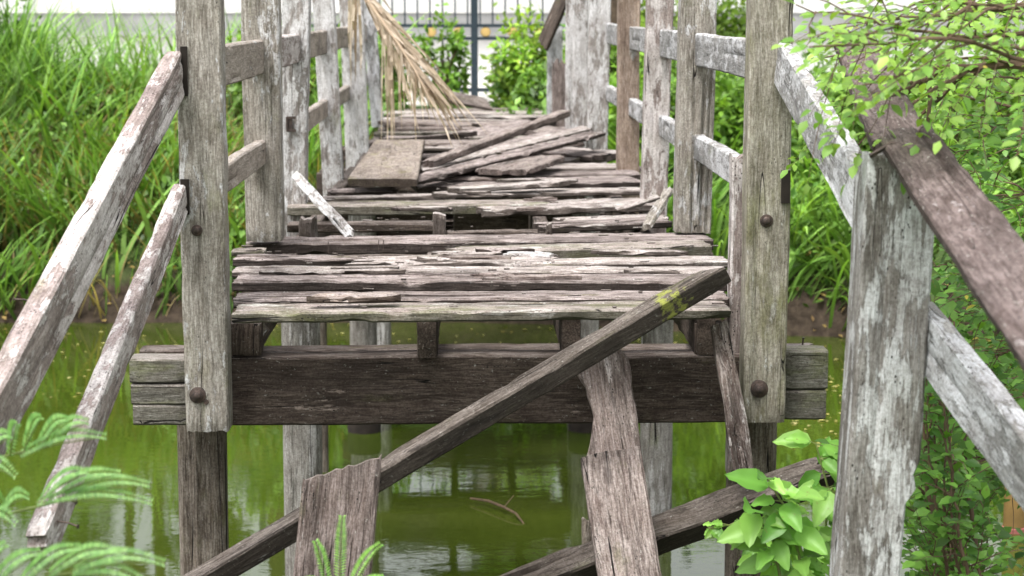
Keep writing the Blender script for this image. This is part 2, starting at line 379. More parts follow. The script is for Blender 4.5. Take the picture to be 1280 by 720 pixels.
def frame(A, B, up):
    A = Vector(A); B = Vector(B); x = (B-A).normalized(); z = Vector(up); z = (z - x*z.dot(x)).normalized(); y = z.cross(x)
    m = Matrix((x, y, z)).transposed().to_4x4(); m.translation = (A+B)/2
    return m, (B-A).length
SEED = [0]
def plank(name, A, B, W, T, up, mat, parent=None, seed=None, **kw):
    SEED[0] += 1; seed = seed or SEED[0]
    m, L = frame(A, B, up)
    return link(name, plank_mesh(name, L, W, T, seed, **kw), M[mat], parent, m)

def pile(name, x, y, r, z0, z1, mat, parent, seed, lean=(0, 0)):
    me = MB(); n = 22; k = 34
    for i in range(k+1):
        t = i/k; z = z0+(z1-z0)*t
        for a in range(n):
            an = 2*math.pi*a/n
            sq = 1/max(abs(math.cos(an)), abs(math.sin(an)))
            rr = r*(.72+.28*sq)*(1+.05*ns(math.cos(an)*2.2, math.sin(an)*2.2, z*.7+seed)) + r*.05*ns(a*1.7, z*.8, seed) - max(0, ns(a*1.3, z*.5, seed+9)-.25)*r*.4
            me.v.append((lean[0]*t+rr*math.cos(an), lean[1]*t+rr*math.sin(an), z))
    for i in range(k):
        for a in range(n):
            p = i*n+a; q = i*n+(a+1) % n; me.f.append((p, q, q+n, p+n))
    me.f.append(tuple(k*n+a for a in range(n)))
    # local x must run along the grain: build in a turned frame
    m = Matrix(((0, 0, 1, x), (0, 1, 0, y), (-1, 0, 0, 0), (0, 0, 0, 1)))
    m = Matrix(((0, 1, 0, x), (0, 0, 1, y), (1, 0, 0, 0), (0, 0, 0, 1)))
    me.v = [Vector((v[0]+x, v[1]+y, v[2])) for v in me.v]
    return me.build(name, M[mat], parent, m, True, 50)

# ================================================================ THE SETTING
def hgt(x, y):
    e = .25*ns(x*.35, y*.2, 3) + .1*ns(x*1.3, y*.9, 7)
    sh = 15.35 - .9*min(1, max(0, (x-.5)/2.5)) + e*1.4
    far = -.5
    if y > sh-.4:
        u = y-(sh-.4)
        far = -.5 + min(u/.75, 1)*1.0 + max(0, min((u-.75)/2.4, 1))*.95
        if y < 21: far += .12*ns(x*.8, y*.8, 1)*min(1, u)
    near = -.5
    ns_ = 5.3 + .25*ns(x*.6, 4)
    if y < ns_: near = -.5 + min((ns_-y)/1.6, 1)*1.25 + (.05*ns(x*1.5, y*1.5))
    return max(far, near)
def axis(lo, hi, fine, far):
    a = [lo+(hi-lo)*i/fine for i in range(fine+1)]
    return [lo-d for d in reversed(far)] + a + [hi+d for d in far]
xs = axis(-12, 12, 110, (1, 2.5, 5, 10, 20, 40, 90, 200, 500)); ys = axis(-4, 24, 130, (1, 2.5, 5, 10, 20, 40, 90, 200, 500))
g = MB()
g.v = [(x, y, hgt(x, y)) for y in ys for x in xs]
nx = len(xs)
g.f = [(j*nx+i, j*nx+i+1, (j+1)*nx+i+1, (j+1)*nx+i) for j in range(len(ys)-1) for i in range(nx-1)]
tag(g.build('ground', M['ground'], None, None, True, 80), 'muddy pond banks and pale ground behind them', None, None, 'structure')
g = MB(); 
wx = [-300, -60, -20, 20, 60, 300]; wy = [3.5, 8, 12, 17]
g.v = [(x, y, 0) for y in wy for x in wx]; g.f = [(j*6+i, j*6+i+1, (j+1)*6+i+1, (j+1)*6+i) for j in range(3) for i in range(5)]
tag(g.build('water', M['water'], None, None, False), 'still murky green pond water', None, None, 'structure')

# ---------------------------------------------------------------- leaf clouds (numpy)
rng = np.random.default_rng(11)
LEAFV = np.array([[0,0,0],[-.5,.35,.12],[.5,.35,.12],[0,.4,0],[-.36,.72,.06],[.36,.72,.06],[0,.75,-.05],[0,1,-.16]], float)
LEAFF = [(0,3,1),(0,2,3),(1,3,6,4),(3,2,5,6),(4,6,7),(6,5,7)]
LEAF4V = np.array([[0,0,0],[-.5,.5,.12],[.5,.5,.12],[0,1,-.08]], float); LEAF4F = [(0,2,3),(0,3,1)]
def leaves(name, pos, dirs, nrm, length, width, cols, mat, parent=None, simple_=False, mw=None):
    T_, Fq = (LEAF4V, LEAF4F) if simple_ else (LEAFV, LEAFF)
    pos = np.asarray(pos, float); n = len(pos)
    d = dirs/np.maximum(np.linalg.norm(dirs, axis=1, keepdims=True), 1e-6)
    z = nrm - d*np.sum(nrm*d, axis=1, keepdims=True); z /= np.maximum(np.linalg.norm(z, axis=1, keepdims=True), 1e-6)
    x = np.cross(d, z)
    L_ = np.broadcast_to(length, (n,))[:, None, None]; W_ = np.broadcast_to(width, (n,))[:, None, None]
    V = pos[:, None] + x[:, None]*T_[None, :, :1]*W_ + d[:, None]*T_[None, :, 1:2]*L_ + z[:, None]*T_[None, :, 2:3]*W_
    V = V.reshape(-1, 3)
    if mw is not None: V = V - np.array(mw.translation)
    k = len(T_)
    sizes = np.tile([len(f) for f in Fq], n); flat = np.concatenate([np.array(f) for f in Fq])
    idx = (np.arange(n)[:, None]*k + flat[None]).reshape(-1)
    me = bpy.data.meshes.new(name); me.vertices.add(len(V)); me.vertices.foreach_set('co', V.reshape(-1))
    me.loops.add(len(idx)); me.loops.foreach_set('vertex_index', idx.astype(np.int32))
    me.polygons.add(len(sizes)); st = np.concatenate([[0], np.cumsum(sizes)[:-1]]); me.polygons.foreach_set('loop_start', st.astype(np.int32))
    me.update(calc_edges=True)
    ca = me.color_attributes.new('leafcol', 'FLOAT_COLOR', 'POINT')
    cc = np.concatenate([np.repeat(np.clip(cols, 0.002, .9), k, axis=0), np.ones((n*k, 1))], axis=1); ca.data.foreach_set('color', cc.reshape(-1))
    return link(name, me, mat, parent, mw)
def rcol(n, a, b, br=.25):
    a = np.array(a); b = np.array(b); t = rng.random((n, 1)); return (a*(1-t)+b*t)*(1+br*(rng.random((n, 1))*2-1))

def grass(name, n, area, hfun, lens, wid, c1, c2, label, lean=.5, dens=None, cat='grass', drop=.7):
    pts = []
    while len(pts) < n:
        x = rng.uniform(area[0], area[1]); y = rng.uniform(area[2], area[3])
        if dens and rng.random() > dens(x, y): continue
        z = hgt(x, y)
        if z < .02: continue
        pts.append((x, y, z-.02))
    # clump directions vary smoothly
    P = np.array(pts); n = len(P); S = 7
    ang = np.array([math.pi*2*ns(p[0]*1.1, p[1]*1.1, 2)*1.3 for p in P]) + rng.normal(0, .9, n)
    ln = rng.uniform(lens[0], lens[1], n)*np.array([hfun(p[0], p[1]) for p in P])
    le = np.abs(rng.normal(lean, .3, n)) + .08
    dr = rng.uniform(.2, 1., n)*drop
    wd = wid*rng.uniform(.4, 1.9, n)
    cl = rcol(n, c1, c2, .42)*np.array([.75+.7*max(0, .5+ns(p[0]*1.6, p[1]*1.6, 31)) for p in P])[:, None]
    tw = rng.uniform(0, math.pi, n)
    V = np.zeros((n, S*2, 3)); C = np.zeros((n, S*2, 4)); C[..., 3] = 1
    hd = np.stack([np.cos(ang), np.sin(ang)], 1)
    for i in range(S):
        t = i/(S-1)
        r = ln*(le*t*.6 + dr*t*t*.55); hz = ln*(t - dr*.62*t**2.6)*.95
        c = np.stack([P[:, 0]+hd[:, 0]*r, P[:, 1]+hd[:, 1]*r, P[:, 2]+hz], 1)
        ww = wd*(1-t**2.2)*.5+.0006
        sd = np.stack([-np.sin(ang+tw*.35), np.cos(ang+tw*.35), np.zeros(n)], 1)
        V[:, i*2] = c - sd*ww[:, None]; V[:, i*2+1] = c + sd*ww[:, None]
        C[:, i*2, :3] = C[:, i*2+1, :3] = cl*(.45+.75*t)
    idx = np.concatenate([[i*2, i*2+1, i*2+3, i*2+2] for i in range(S-1)])
    idx = (np.arange(n)[:, None]*S*2 + idx[None]).reshape(-1).astype(np.int32)
    me = bpy.data.meshes.new(name); me.vertices.add(n*S*2); me.vertices.foreach_set('co', V.reshape(-1))
    me.loops.add(len(idx)); me.loops.foreach_set('vertex_index', idx)
    me.polygons.add(n*(S-1)); me.polygons.foreach_set('loop_start', (np.arange(n*(S-1))*4).astype(np.int32)); me.update(calc_edges=True)
    me.polygons.foreach_set('use_smooth', [True]*len(me.polygons))
    ca = me.color_attributes.new('leafcol', 'FLOAT_COLOR', 'POINT'); ca.data.foreach_set('color', np.clip(C, 0.002, 1).reshape(-1))
    o = link(name, me, M['grassm'])
    if label: tag(o, label, cat, None, 'stuff')
    return o

def bush_leaves(name, c, rad, n, ll, c1, c2, parent, clumps=26, simple_=True, droop=.3, sp=.2, mw=None, asp=.55):
    c = np.array(c); rad = np.array(rad)
    u = rng.normal(size=(clumps, 3)); u /= np.linalg.norm(u, axis=1, keepdims=True)
    rr = rng.uniform(.35, 1.0, (clumps, 1))**.6
    cc = c + u*rad*rr; csz = rng.uniform(.6, 1.3, clumps)
    shade = rng.uniform(.6, 1.3, clumps)
    k = rng.integers(0, clumps, n)
    off = rng.normal(size=(n, 3))*rad*sp*csz[k][:, None]
    p = cc[k]+off
    p[:, 2] = np.maximum(p[:, 2], .05)
    od = (p-c)/rad; od /= np.maximum(np.linalg.norm(od, axis=1, keepdims=True), .01)
    d = od*.6 + rng.normal(size=(n, 3))*.7; d[:, 2] -= droop
    nr = np.array([0, 0, 1.])*.7 + od*.6 + rng.normal(size=(n, 3))*.45
    L_ = ll*rng.uniform(.6, 1.3, n)
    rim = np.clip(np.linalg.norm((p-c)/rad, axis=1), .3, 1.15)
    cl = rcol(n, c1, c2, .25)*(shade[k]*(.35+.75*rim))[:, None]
    return leaves(name, p, d, nr, L_, L_*asp, cl, M['leaf'], parent, simple_, mw)

# ---------------------------------------------------------------- tall grass on the banks
def denL(x, y): return .12+.88*max(0, min(1, .5+2.2*ns(x*.9, y*.9, 9)))
grass('tall_grass', 6200, (-6.2, -1.0, 15.3, 19.4), lambda x, y: .75+.5*ns(x*.9, y*.9, 4)+(.35 if x < -4 else 0)-(.22 if -4.1 < x < -1.9 and y > 16.5 else 0), (.4, 1.4), .024,
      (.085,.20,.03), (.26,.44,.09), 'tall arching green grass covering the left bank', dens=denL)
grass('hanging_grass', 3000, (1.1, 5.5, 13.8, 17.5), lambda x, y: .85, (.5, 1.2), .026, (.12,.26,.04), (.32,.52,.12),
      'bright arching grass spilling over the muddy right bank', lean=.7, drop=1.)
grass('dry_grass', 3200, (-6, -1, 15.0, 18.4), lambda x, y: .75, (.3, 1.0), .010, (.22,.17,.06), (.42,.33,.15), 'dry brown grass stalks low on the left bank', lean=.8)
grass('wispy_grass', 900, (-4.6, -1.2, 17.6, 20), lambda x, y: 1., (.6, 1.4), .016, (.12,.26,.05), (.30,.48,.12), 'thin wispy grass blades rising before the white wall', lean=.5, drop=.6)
# weeds on both banks
def weeds(name, n, area, zr, ll, c1, c2, label, seed=0):
    P = []
    while len(P) < n:
        x = rng.uniform(area[0], area[1]); y = rng.uniform(area[2], area[3]); z = hgt(x, y)
        if z < .15 or ns(x*1.2, y*1.2, seed) < -.15: continue
        P.append((x, y, z+zr*rng.random()**1.4*(.6+.8*ns(x*1.5, y*1.5, 5+seed))))
    P = np.array(P); n = len(P)
    d = rng.normal(size=(n, 3)); d[:, 1] -= .6; d[:, 2] -= .1
    nr = rng.normal(size=(n, 3))*.5 + np.array([0, -.5, .9])
    L_ = ll*rng.uniform(.5, 1.3, n)
    rel = (P[:, 2]-np.array([hgt(a, b) for a, b in P[:, :2]]))/zr
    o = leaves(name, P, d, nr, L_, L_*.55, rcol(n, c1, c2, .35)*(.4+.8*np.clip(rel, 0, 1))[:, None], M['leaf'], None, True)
    return tag(o, label, 'weeds', None, 'stuff')
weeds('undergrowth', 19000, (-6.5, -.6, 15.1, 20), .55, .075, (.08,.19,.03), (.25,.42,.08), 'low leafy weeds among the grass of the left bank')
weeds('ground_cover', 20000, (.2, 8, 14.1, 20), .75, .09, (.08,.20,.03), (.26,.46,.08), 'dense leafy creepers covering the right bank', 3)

# ---------------------------------------------------------------- bushes and trees
def bush(name, label, x, y, rx, ry, rz, n, ll, c1, c2, cat='shrub', group=None, clumps=26, zc=None, asp=.55, sp=.2):
    z = hgt(x, y); root = empty(name, (x, y, z)); tag(root, label, cat, group)
    zc = zc or z+rz*.75
    bush_leaves('foliage', (x, y, zc), (rx, ry, rz), n, ll, c1, c2, root, clumps, mw=Matrix.Translation((x, y, zc)), asp=asp, sp=sp)
    mb = MB(); rr = random.Random(int(x*100)+int(y*10))
    for _ in range(9):
        a = rr.uniform(0, 6.28); e = Vector((x+math.cos(a)*rx*.7, y+math.sin(a)*ry*.7, zc+rr.uniform(-.1, .7)*rz)); b = Vector((x+rr.uniform(-.08, .08), y+rr.uniform(-.08, .08), z-.05))
        mid = (b+e)/2 + Vector((rr.uniform(-.1, .1), rr.uniform(-.1, .1), .15))
        mb.tube([b, mid, e], [.022, .014, .005], 5)
    mb.build('stems', M['twig'], root)
    return root
YG = ((.22,.38,.04), (.55,.68,.09)); MG = ((.09,.2,.03), (.26,.44,.07)); DG = ((.03,.08,.012), (.10,.2,.03))
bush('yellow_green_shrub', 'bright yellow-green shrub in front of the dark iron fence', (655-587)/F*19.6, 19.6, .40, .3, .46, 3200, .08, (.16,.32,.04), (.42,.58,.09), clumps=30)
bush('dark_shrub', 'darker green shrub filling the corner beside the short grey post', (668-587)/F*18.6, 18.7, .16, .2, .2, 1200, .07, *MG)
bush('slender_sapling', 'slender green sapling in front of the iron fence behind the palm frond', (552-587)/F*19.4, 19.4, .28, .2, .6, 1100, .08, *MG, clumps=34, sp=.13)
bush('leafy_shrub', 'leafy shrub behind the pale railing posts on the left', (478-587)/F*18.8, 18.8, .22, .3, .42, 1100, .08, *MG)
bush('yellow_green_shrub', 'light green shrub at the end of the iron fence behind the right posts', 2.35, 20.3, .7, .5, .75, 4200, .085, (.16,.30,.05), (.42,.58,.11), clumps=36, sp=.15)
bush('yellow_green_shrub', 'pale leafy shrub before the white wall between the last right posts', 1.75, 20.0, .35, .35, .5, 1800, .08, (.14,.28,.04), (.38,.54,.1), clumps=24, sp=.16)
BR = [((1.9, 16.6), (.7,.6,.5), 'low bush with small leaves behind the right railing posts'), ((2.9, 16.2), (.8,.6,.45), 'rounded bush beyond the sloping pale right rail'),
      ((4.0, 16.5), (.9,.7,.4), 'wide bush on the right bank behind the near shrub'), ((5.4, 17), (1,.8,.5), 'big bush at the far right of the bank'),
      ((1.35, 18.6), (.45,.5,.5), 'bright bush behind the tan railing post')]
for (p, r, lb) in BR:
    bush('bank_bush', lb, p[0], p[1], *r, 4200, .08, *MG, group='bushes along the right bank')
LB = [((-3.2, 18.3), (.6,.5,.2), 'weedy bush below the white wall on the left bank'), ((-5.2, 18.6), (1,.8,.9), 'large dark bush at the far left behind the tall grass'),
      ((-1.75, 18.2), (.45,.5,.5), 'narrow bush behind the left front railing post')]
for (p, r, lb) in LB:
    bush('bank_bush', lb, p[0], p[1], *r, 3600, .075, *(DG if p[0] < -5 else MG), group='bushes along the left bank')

def tree(name, label, x, y, h, tr, crown, n, ll, c1, c2, lean=0, blobs=5, seed=1, mat='bark'):
    z = hgt(x, y); root = empty(name, (x, y, z)); tag(root, label, 'tree', 'trees standing beyond the iron fence')
    rr = random.Random(seed); mb = MB(); pts = []; rad = []
    for i in range(9):
        t = i/8; pts.append(Vector((x+lean*t*t+.12*ns(t*3, seed), y+.12*ns(t*3, seed+4), z-.1+h*t))); rad.append(tr*(1-.6*t)*(1.35 if i == 0 else 1))
    mb.tube(pts, rad, 10)
    cs = []
    for b in range(blobs):
        a = rr.uniform(0, 6.28); q = pts[rr.choice([5, 6, 7, 8])]
        e = q + Vector((math.cos(a)*crown[0]*rr.uniform(.3, 1), math.sin(a)*crown[1]*rr.uniform(.3, 1), rr.uniform(.1, 1.)*crown[2]))
        mb.tube([q, (q+e)/2+Vector((0, 0, .2)), e], [tr*.4, tr*.25, tr*.1], 6); cs.append(e)
    mb.build('trunk', M[mat], root)
    P = []; Cc = []; DD = []
    for e in cs:
        k = n//blobs; r = np.array(crown)*rr.uniform(.35, .6)
        nc = 14; u = rng.normal(size=(nc, 3)); u /= np.linalg.norm(u, axis=1, keepdims=True); cc = np.array(e)+u*r*rng.uniform(.4, 1, (nc, 1)); sh = rng.uniform(.5, 1.3, nc)
        kk = rng.integers(0, nc, k); p = cc[kk]+rng.normal(size=(k, 3))*r*.24
        P.append(p); DD.append((p-np.array(e))/r+rng.normal(size=(k, 3))*.8); Cc.append(rcol(k, c1, c2)*sh[kk][:, None])
    P = np.concatenate(P); DD = np.concatenate(DD); Cc = np.concatenate(Cc)
    L_ = ll*rng.uniform(.6, 1.3, len(P))
    leaves('crown', P, DD, DD*.4+np.array([0, 0, 1.])+rng.normal(size=(len(P), 3))*.4, L_, L_*.6, Cc, M['leaf'], root, True, Matrix.Translation(cs[0]))
    return root
tree('broadleaf_tree', 'tree with a brown trunk behind the tan railing post', 1.42, 19.6, 6.5, .10, (2.0,1.8,1.5), 5000, .16, *MG, seed=3)
tree('broadleaf_tree', 'spreading tree left of the middle behind the fence', -3.0, 30.2, 9.6, .2, (2.1,2.0,2.8), 8000, .24, *DG, seed=5, blobs=7)
tree('broadleaf_tree', 'tall thin-crowned tree behind the middle of the fence', 1.3, 34, 13.5, .16, (1.8,1.8,2.2), 2600, .24, *MG, seed=7, blobs=5)
tree('broadleaf_tree', 'bushy tree behind the right railing posts', 4.2, 30, 8.6, .2, (2.8,2.4,2.4), 7000, .24, *DG, seed=9, blobs=7)
tree('broadleaf_tree', 'big tree towering at the far right', 8.5, 29, 8.5, .25, (3.4,2.6,3.2), 8000, .26, *DG, seed=11, blobs=8)
tree('broadleaf_tree', 'big dense tree at the left end', -8.6, 29, 8.5, .24, (2.6,2.4,2.8), 7000, .25, *DG, seed=13, blobs=7)
tree('broadleaf_tree', 'sparse slender tree standing between two dense ones on the left', -5.3, 33, 13.5, .13, (1.5,1.4,1.6), 1800, .24, *MG, seed=15, blobs=5)
tree('broadleaf_tree', 'low round tree behind the middle of the boundary wall', .4, 31.5, 6.2, .16, (1.7,1.5,1.5), 4500, .2, *MG, seed=21, blobs=6)
tree('broadleaf_tree', 'low bushy tree left of the iron fence, behind the boundary wall', -5.4, 31, 5.6, .16, (1.6,1.5,1.5), 4500, .2, *DG, seed=23, blobs=6)
tree('broadleaf_tree', 'wide tree at the outermost left', -11.5, 30, 8.5, .24, (3.2,2.6,3), 6000, .26, *DG, seed=17, blobs=7)

# ---------------------------------------------------------------- wall, building, iron fence
zg = 1.45
wl = empty('boundary_wall', (-1, 25.5, zg)); tag(wl, 'low white boundary wall with a grey band behind the grass', 'wall')
mb = MB(); mb.box((-1, 25.5, zg+.30), (30, .22, .62)); mb.build('lower_wall', M['wall'], wl, Matrix.Translation((-1, 25.5, zg)))
mb = MB(); mb.box((-1, 25.47, zg+.645), (30, .34, .05)); mb.build('ledge', M['wallgrey'], wl, Matrix.Translation((-1, 25.5, zg)))
mb = MB(); mb.box((-1, 25.5, zg+.79), (30, .18, .24)); mb.build('band', M['wallgrey'], wl, Matrix.Translation((-1, 25.5, zg)))
mb = MB(); mb.box((-1, 25.5, zg+1.36), (30, .22, .9)); mb.build('upper_wall', M['wall'], wl, Matrix.Translation((-1, 25.5, zg)))
mb = MB(); mb.box((-1, 25.5, zg+1.84), (30, .32, .06)); mb.build('coping', M['wallgrey'], wl, Matrix.Translation((-1, 25.5, zg)))
bl = empty('long_building', (0, 42, zg)); tag(bl, 'long pale building with a grey roof behind the trees', 'building')
mt = Matrix.Translation((0, 42, zg))
mb = MB(); mb.box((0, 42, zg+1.7), (44, 6, 3.5)); mb.build('walls', M['wall'], bl, mt)
mb = MB(); mb.v = [Vector(v) for v in ((-22.6, 38.4, zg+3.4), (22.6, 38.4, zg+3.4), (22.6, 45.6, zg+3.4), (-22.6, 45.6, zg+3.4), (-22.6, 42, zg+4.6), (22.6, 42, zg+4.6))]
mb.f = [(0,1,5,4), (2,3,4,5), (0,4,3), (1,2,5), (0,3,2,1)]; mb.build('roof', M['roof'], bl, mt, False)
for i in range(9):
    x = -18+i*4.5; wm = Matrix.Translation((x, 38.97, zg+1.9)); mb = MB(); mb.box((x, 38.97, zg+1.9), (1.5, .1, 1.2)); fr = mb.build('window', M['wallgrey'], bl, wm, False)
    mb = MB(); mb.box((x, 38.93, zg+1.9), (1.34, .06, 1.04)); mb.build('pane', M['pane'], fr, wm, False)

YF = 21.5
fx0, fx1 = -2.35, 2.45
def zat(py, Y): return U(640, py, Y).z
fz1, fz2 = zat(32, YF), zat(48, YF)
fe = empty('iron_fence', ((fx0+fx1)/2, YF, zg)); tag(fe, 'dark blue iron fence with upright bars and orange rosettes', 'fence')
fm = Matrix.Translation(((fx0+fx1)/2, YF, zg))
for (zz, t) in ((fz1, .035), (fz2, .035), (zg+.1, .04), (zg+1.9, .04)):
    mb = MB(); mb.box(((fx0+fx1)/2, YF, zz), (fx1-fx0, .035, t)); mb.build('rail', M['fence'], fe, fm, False)
px0 = U(593, 60, YF).x
k = 0
x = px0 - 2.35
while x < fx1+.1:
    mb = MB(); mb.box((x, YF, zg+1.05), (.075, .08, 2.2)); mb.box((x, YF, zg+2.17), (.1, .1, .04)); mb.build('fence_post', M['fence'], fe, Matrix.Translation((x, YF, zg)), False); x += 2.35
x = px0-2.35
while x < fx1-.15:
    x += .134
    if abs(((x-px0+10*2.35+1.1) % 2.35)-1.1) < .06: continue
    mb = MB(); mb.box((x, YF, (fz1+zg+1.9)/2), (.017, .017, zg+1.9-fz1-.035)); mb.build('upper_bar', M['fence'], fe, Matrix.Translation((x, YF, fz1)), False)
x = px0-2.35
while x < fx1-.4:
    x += .335; mb = MB(); mb.box((x, YF, (fz2+zg+.1)/2), (.02, .02, fz2-zg-.14)); mb.build('lower_bar', M['fence'], fe, Matrix.Translation((x, YF, zg)), False)
x = px0-.75
while x < px0+.55:
    x += .29; c = (x, YF, (fz1+fz2)/2); mm = Matrix.Translation(c) @ Matrix.Rotation(math.pi/2, 4, 'X')
    mb = MB(); mb.lathe([(.012, -.02), (.045, -.018), (.056, 0), (.045, .018), (.012, .022)], 12, mm); mb.build('rosette', M['rosette'], fe, mm)

# ================================================================ THE BRIDGE
FB = empty('footbridge', (0.06, 11.5, 0)); tag(FB, 'ruined weathered wooden footbridge with broken deck crossing the pond', 'footbridge')
YP = 6.15
UPZ = (0, 0, 1); TOC = (0, -1, 0)
def upright(name, pxl, pxr, Y, ztop, pyb, mat, depth=.12, lean=(0, 0), seed=None, zb=None, shift_ref=200, **kw):
    """rail post: front face between two picture columns at depth Y, standing from pyb (or zb) up to ztop"""
    a = U(pxl, shift_ref, Y); b = U(pxr, shift_ref, Y); W = b.x-a.x; xc = (a.x+b.x)/2
    z0 = zb if zb is not None else zat(pyb, Y)
    A = Vector((xc+lean[0]*(-.5), Y+depth/2, z0)); B = Vector((xc+lean[0]*.5, Y+depth/2, ztop))
    return plank(name, A, B, W, depth, TOC, mat, FB, seed, **kw)

def bolt(parent, px, py, Y, r=.02, washer=True):
    p = U(px, py, Y); m = Matrix.Translation(p) @ Matrix.Rotation(math.pi/2, 4, 'X')
    mb = MB()
    if washer: mb.lathe([(0.001, -.01), (r*1.25, -.01), (r*1.25, .003), (r*1.05, .004), (r*1.05, .005)], 20, m)
    mb.lathe([(r*.9, 0), (r*.92, r*.35), (r*.72, r*.62), (r*.35, r*.75), (.001, r*.78)], 18, m)
    return mb.build('bolt', M['iron'], parent, m)
def hexbolt(parent, px, py, Y, r=.02):
    p = U(px, py, Y); m = Matrix.Translation(p) @ Matrix.Rotation(math.pi/2, 4, 'X')
    mb = MB(); mb.lathe([(0.001, -.01), (r*1.25, -.01), (r*1.25, .003), (r*1.15, .004)], 24, m); mb.lathe([(r*.9, 0), (r*.9, r*.5), (r*.8, r*.56)], 6, m); mb.lathe([(r*.5, 0), (r*.5, r*.85), (r*.38, r*.92)], 14, m)
    return mb.build('bolt', M['iron'], parent, m)
def nail(parent, p, d, L=.06, r=.0022):
    p = Vector(p); d = Vector(d).normalized(); mb = MB(); mb.tube([p-d*.01, p+d*L*.5, p+d*L+Vector((0, 0, -.12*L))], r, 6); mb.tube([p+d*L*.98+Vector((0, 0, -.12*L)), p+d*L*1.02+Vector((0, 0, -.12*L))], r*2.2, 8)
    return mb.build('nail', M['iron'], parent, Matrix.Translation(p))

# --- front posts
FL = upright('railing_post', 226, 281, YP, 2.93, 540, 'post', .115, rag=(.008, .01), grooves=4, chip=.6, seed=101, shift_ref=300)
FL2 = None
FR = upright('railing_post', 933, 987, YP, 2.93, 531, 'postgreen', .115, rag=(.004, .01), grooves=3, chip=.4, seed=102, shift_ref=300)
bolt(FL, 246, 288, YP, .014); hexbolt(FL, 247, 494, YP, .0205); bolt(FR, 958, 276, YP, .0165); hexbolt(FR, 949, 486, YP, .0225)
nail(FL, U(258, 502, YP), (0, -1, 0), .004, .004)
# second board behind the right front post and strip beside the left one
upright('post_board', 913, 936, YP+.16, None or zat(192, YP+.16), 595, 'pinkrail', .07, rag=(.03, .02), grooves=2, seed=103, shift_ref=350)
upright('post_strip', 224, 236, YP+.125, 2.9, 66, 'postwhite', .03, rag=(.05, .01), grooves=1, seed=104, shift_ref=40)
# slots: dark blocks on the post faces, painting the shade inside the recesses
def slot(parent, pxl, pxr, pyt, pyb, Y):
    a = U(pxl, pyt, Y); b = U(pxr, pyb, Y); c = (a+b)/2; mb = MB(); mb.box((c.x, Y+.002, c.z), (b.x-a.x, .02, a.z-b.z)); return mb.build('mortise_shade', M['slot'], parent, Matrix.Translation((c.x, Y, c.z)), False)
M['slot'] = simple('mortise_shade_wet_wood', (.022,.017,.013), .95, .4, 20)  # near-black: painted shade of the slots, also the wet pile bases
slot(FR, 977, 987, 213, 254, YP-.005); slot(FR, 976, 986, 50, 108, YP-.005)
slot(FL, 225.5, 235, 58, 120, YP-.005); slot(FL, 225.5, 237, 224, 268, YP-.005)
# the left slots are dark blocks too, nothing is cut through the post
# --- rows of posts behind
upright('railing_post', 305, 351, 7.75, 2.95, 303, 'post', .12, rag=(.01, .01), seed=111, grooves=4, shift_ref=200)
p3 = upright('railing_post', 352, 386, 9.4, 2.95, 0, 'postwhite', .13, zb=1.2, lean=(.05, 0), seed=112, grooves=3, rag=(.01, .01))
upright('railing_post', 396, 422, 11.2, 2.95, 0, 'postwhite', .12, zb=1.3, lean=(-.07, 0), seed=113, grooves=3, rag=(.01, .01))
upright('railing_post', 428, 457, 13.3, 2.95, 0, 'postwhite', .14, zb=1.25, lean=(-.05, 0), seed=114, rag=(.01, .01), grooves=4)
upright('railing_post', 457, 472, 15.6, 2.95, 0, 'greyrail', .1, zb=1.5, lean=(-.1, 0), seed=115, grooves=2)
upright('railing_post', 848, 893, 8.0, 2.95, 294, 'post', .12, lean=(.02, 0), seed=121, grooves=5, gdepth=.02, rag=(.01, .01))
upright('railing_post', 806, 838, 9.5, 2.95, 0, 'pinkrail', .13, zb=1.25, lean=(.04, 0), seed=122, grooves=3, rag=(.01, .01))
upright('railing_post', 772, 799, 11.3, 2.95, 0, 'postbrown', .12, zb=1.25, lean=(0, 0), seed=123, grooves=2)
upright('railing_post', 735, 761, 13.2, 2.95, 0, 'postwhite', .12, zb=1.15, lean=(.03, 0), seed=124, grooves=3)
upright('post_board', 707, 734, 13.5, 2.95, 0, 'postwhite', .06, zb=1.45, lean=(0, 0), seed=125, grooves=4)
upright('railing_post', 684, 703, 15.6, zat(33, 15.6), 0, 'greyrail', .1, zb=1.5, seed=126, grooves=2)
upright('post_board', 690, 709, 15.0, zat(72, 15), 0, 'brownplank', .05, zb=1.5, rag=(0, .05), seed=127, grooves=3)
plank('cap_board', U(678, 58, 15.5), U(716, -30, 15.3), .22, .03, (-.5, -.4, .6), 'dark', FB, rag=(.03, .02))
# hinge-like iron bracket on the third left post
p = U(362, 155, 9.38); mb = MB(); mb.box(p, (.026, .03, .055)); mb.box(p+Vector((.01, -.01, .03)), (.04, .02, .012)); mb.box(p+Vector((.01, -.01, -.03)), (.04, .02, .012)); mb.tube([p+Vector((-.01, -.02, -.035)), p+Vector((-.01, -.02, .035))], .006, 8)
mb.build('iron_bracket', M['iron'], p3, Matrix.Translation(p))

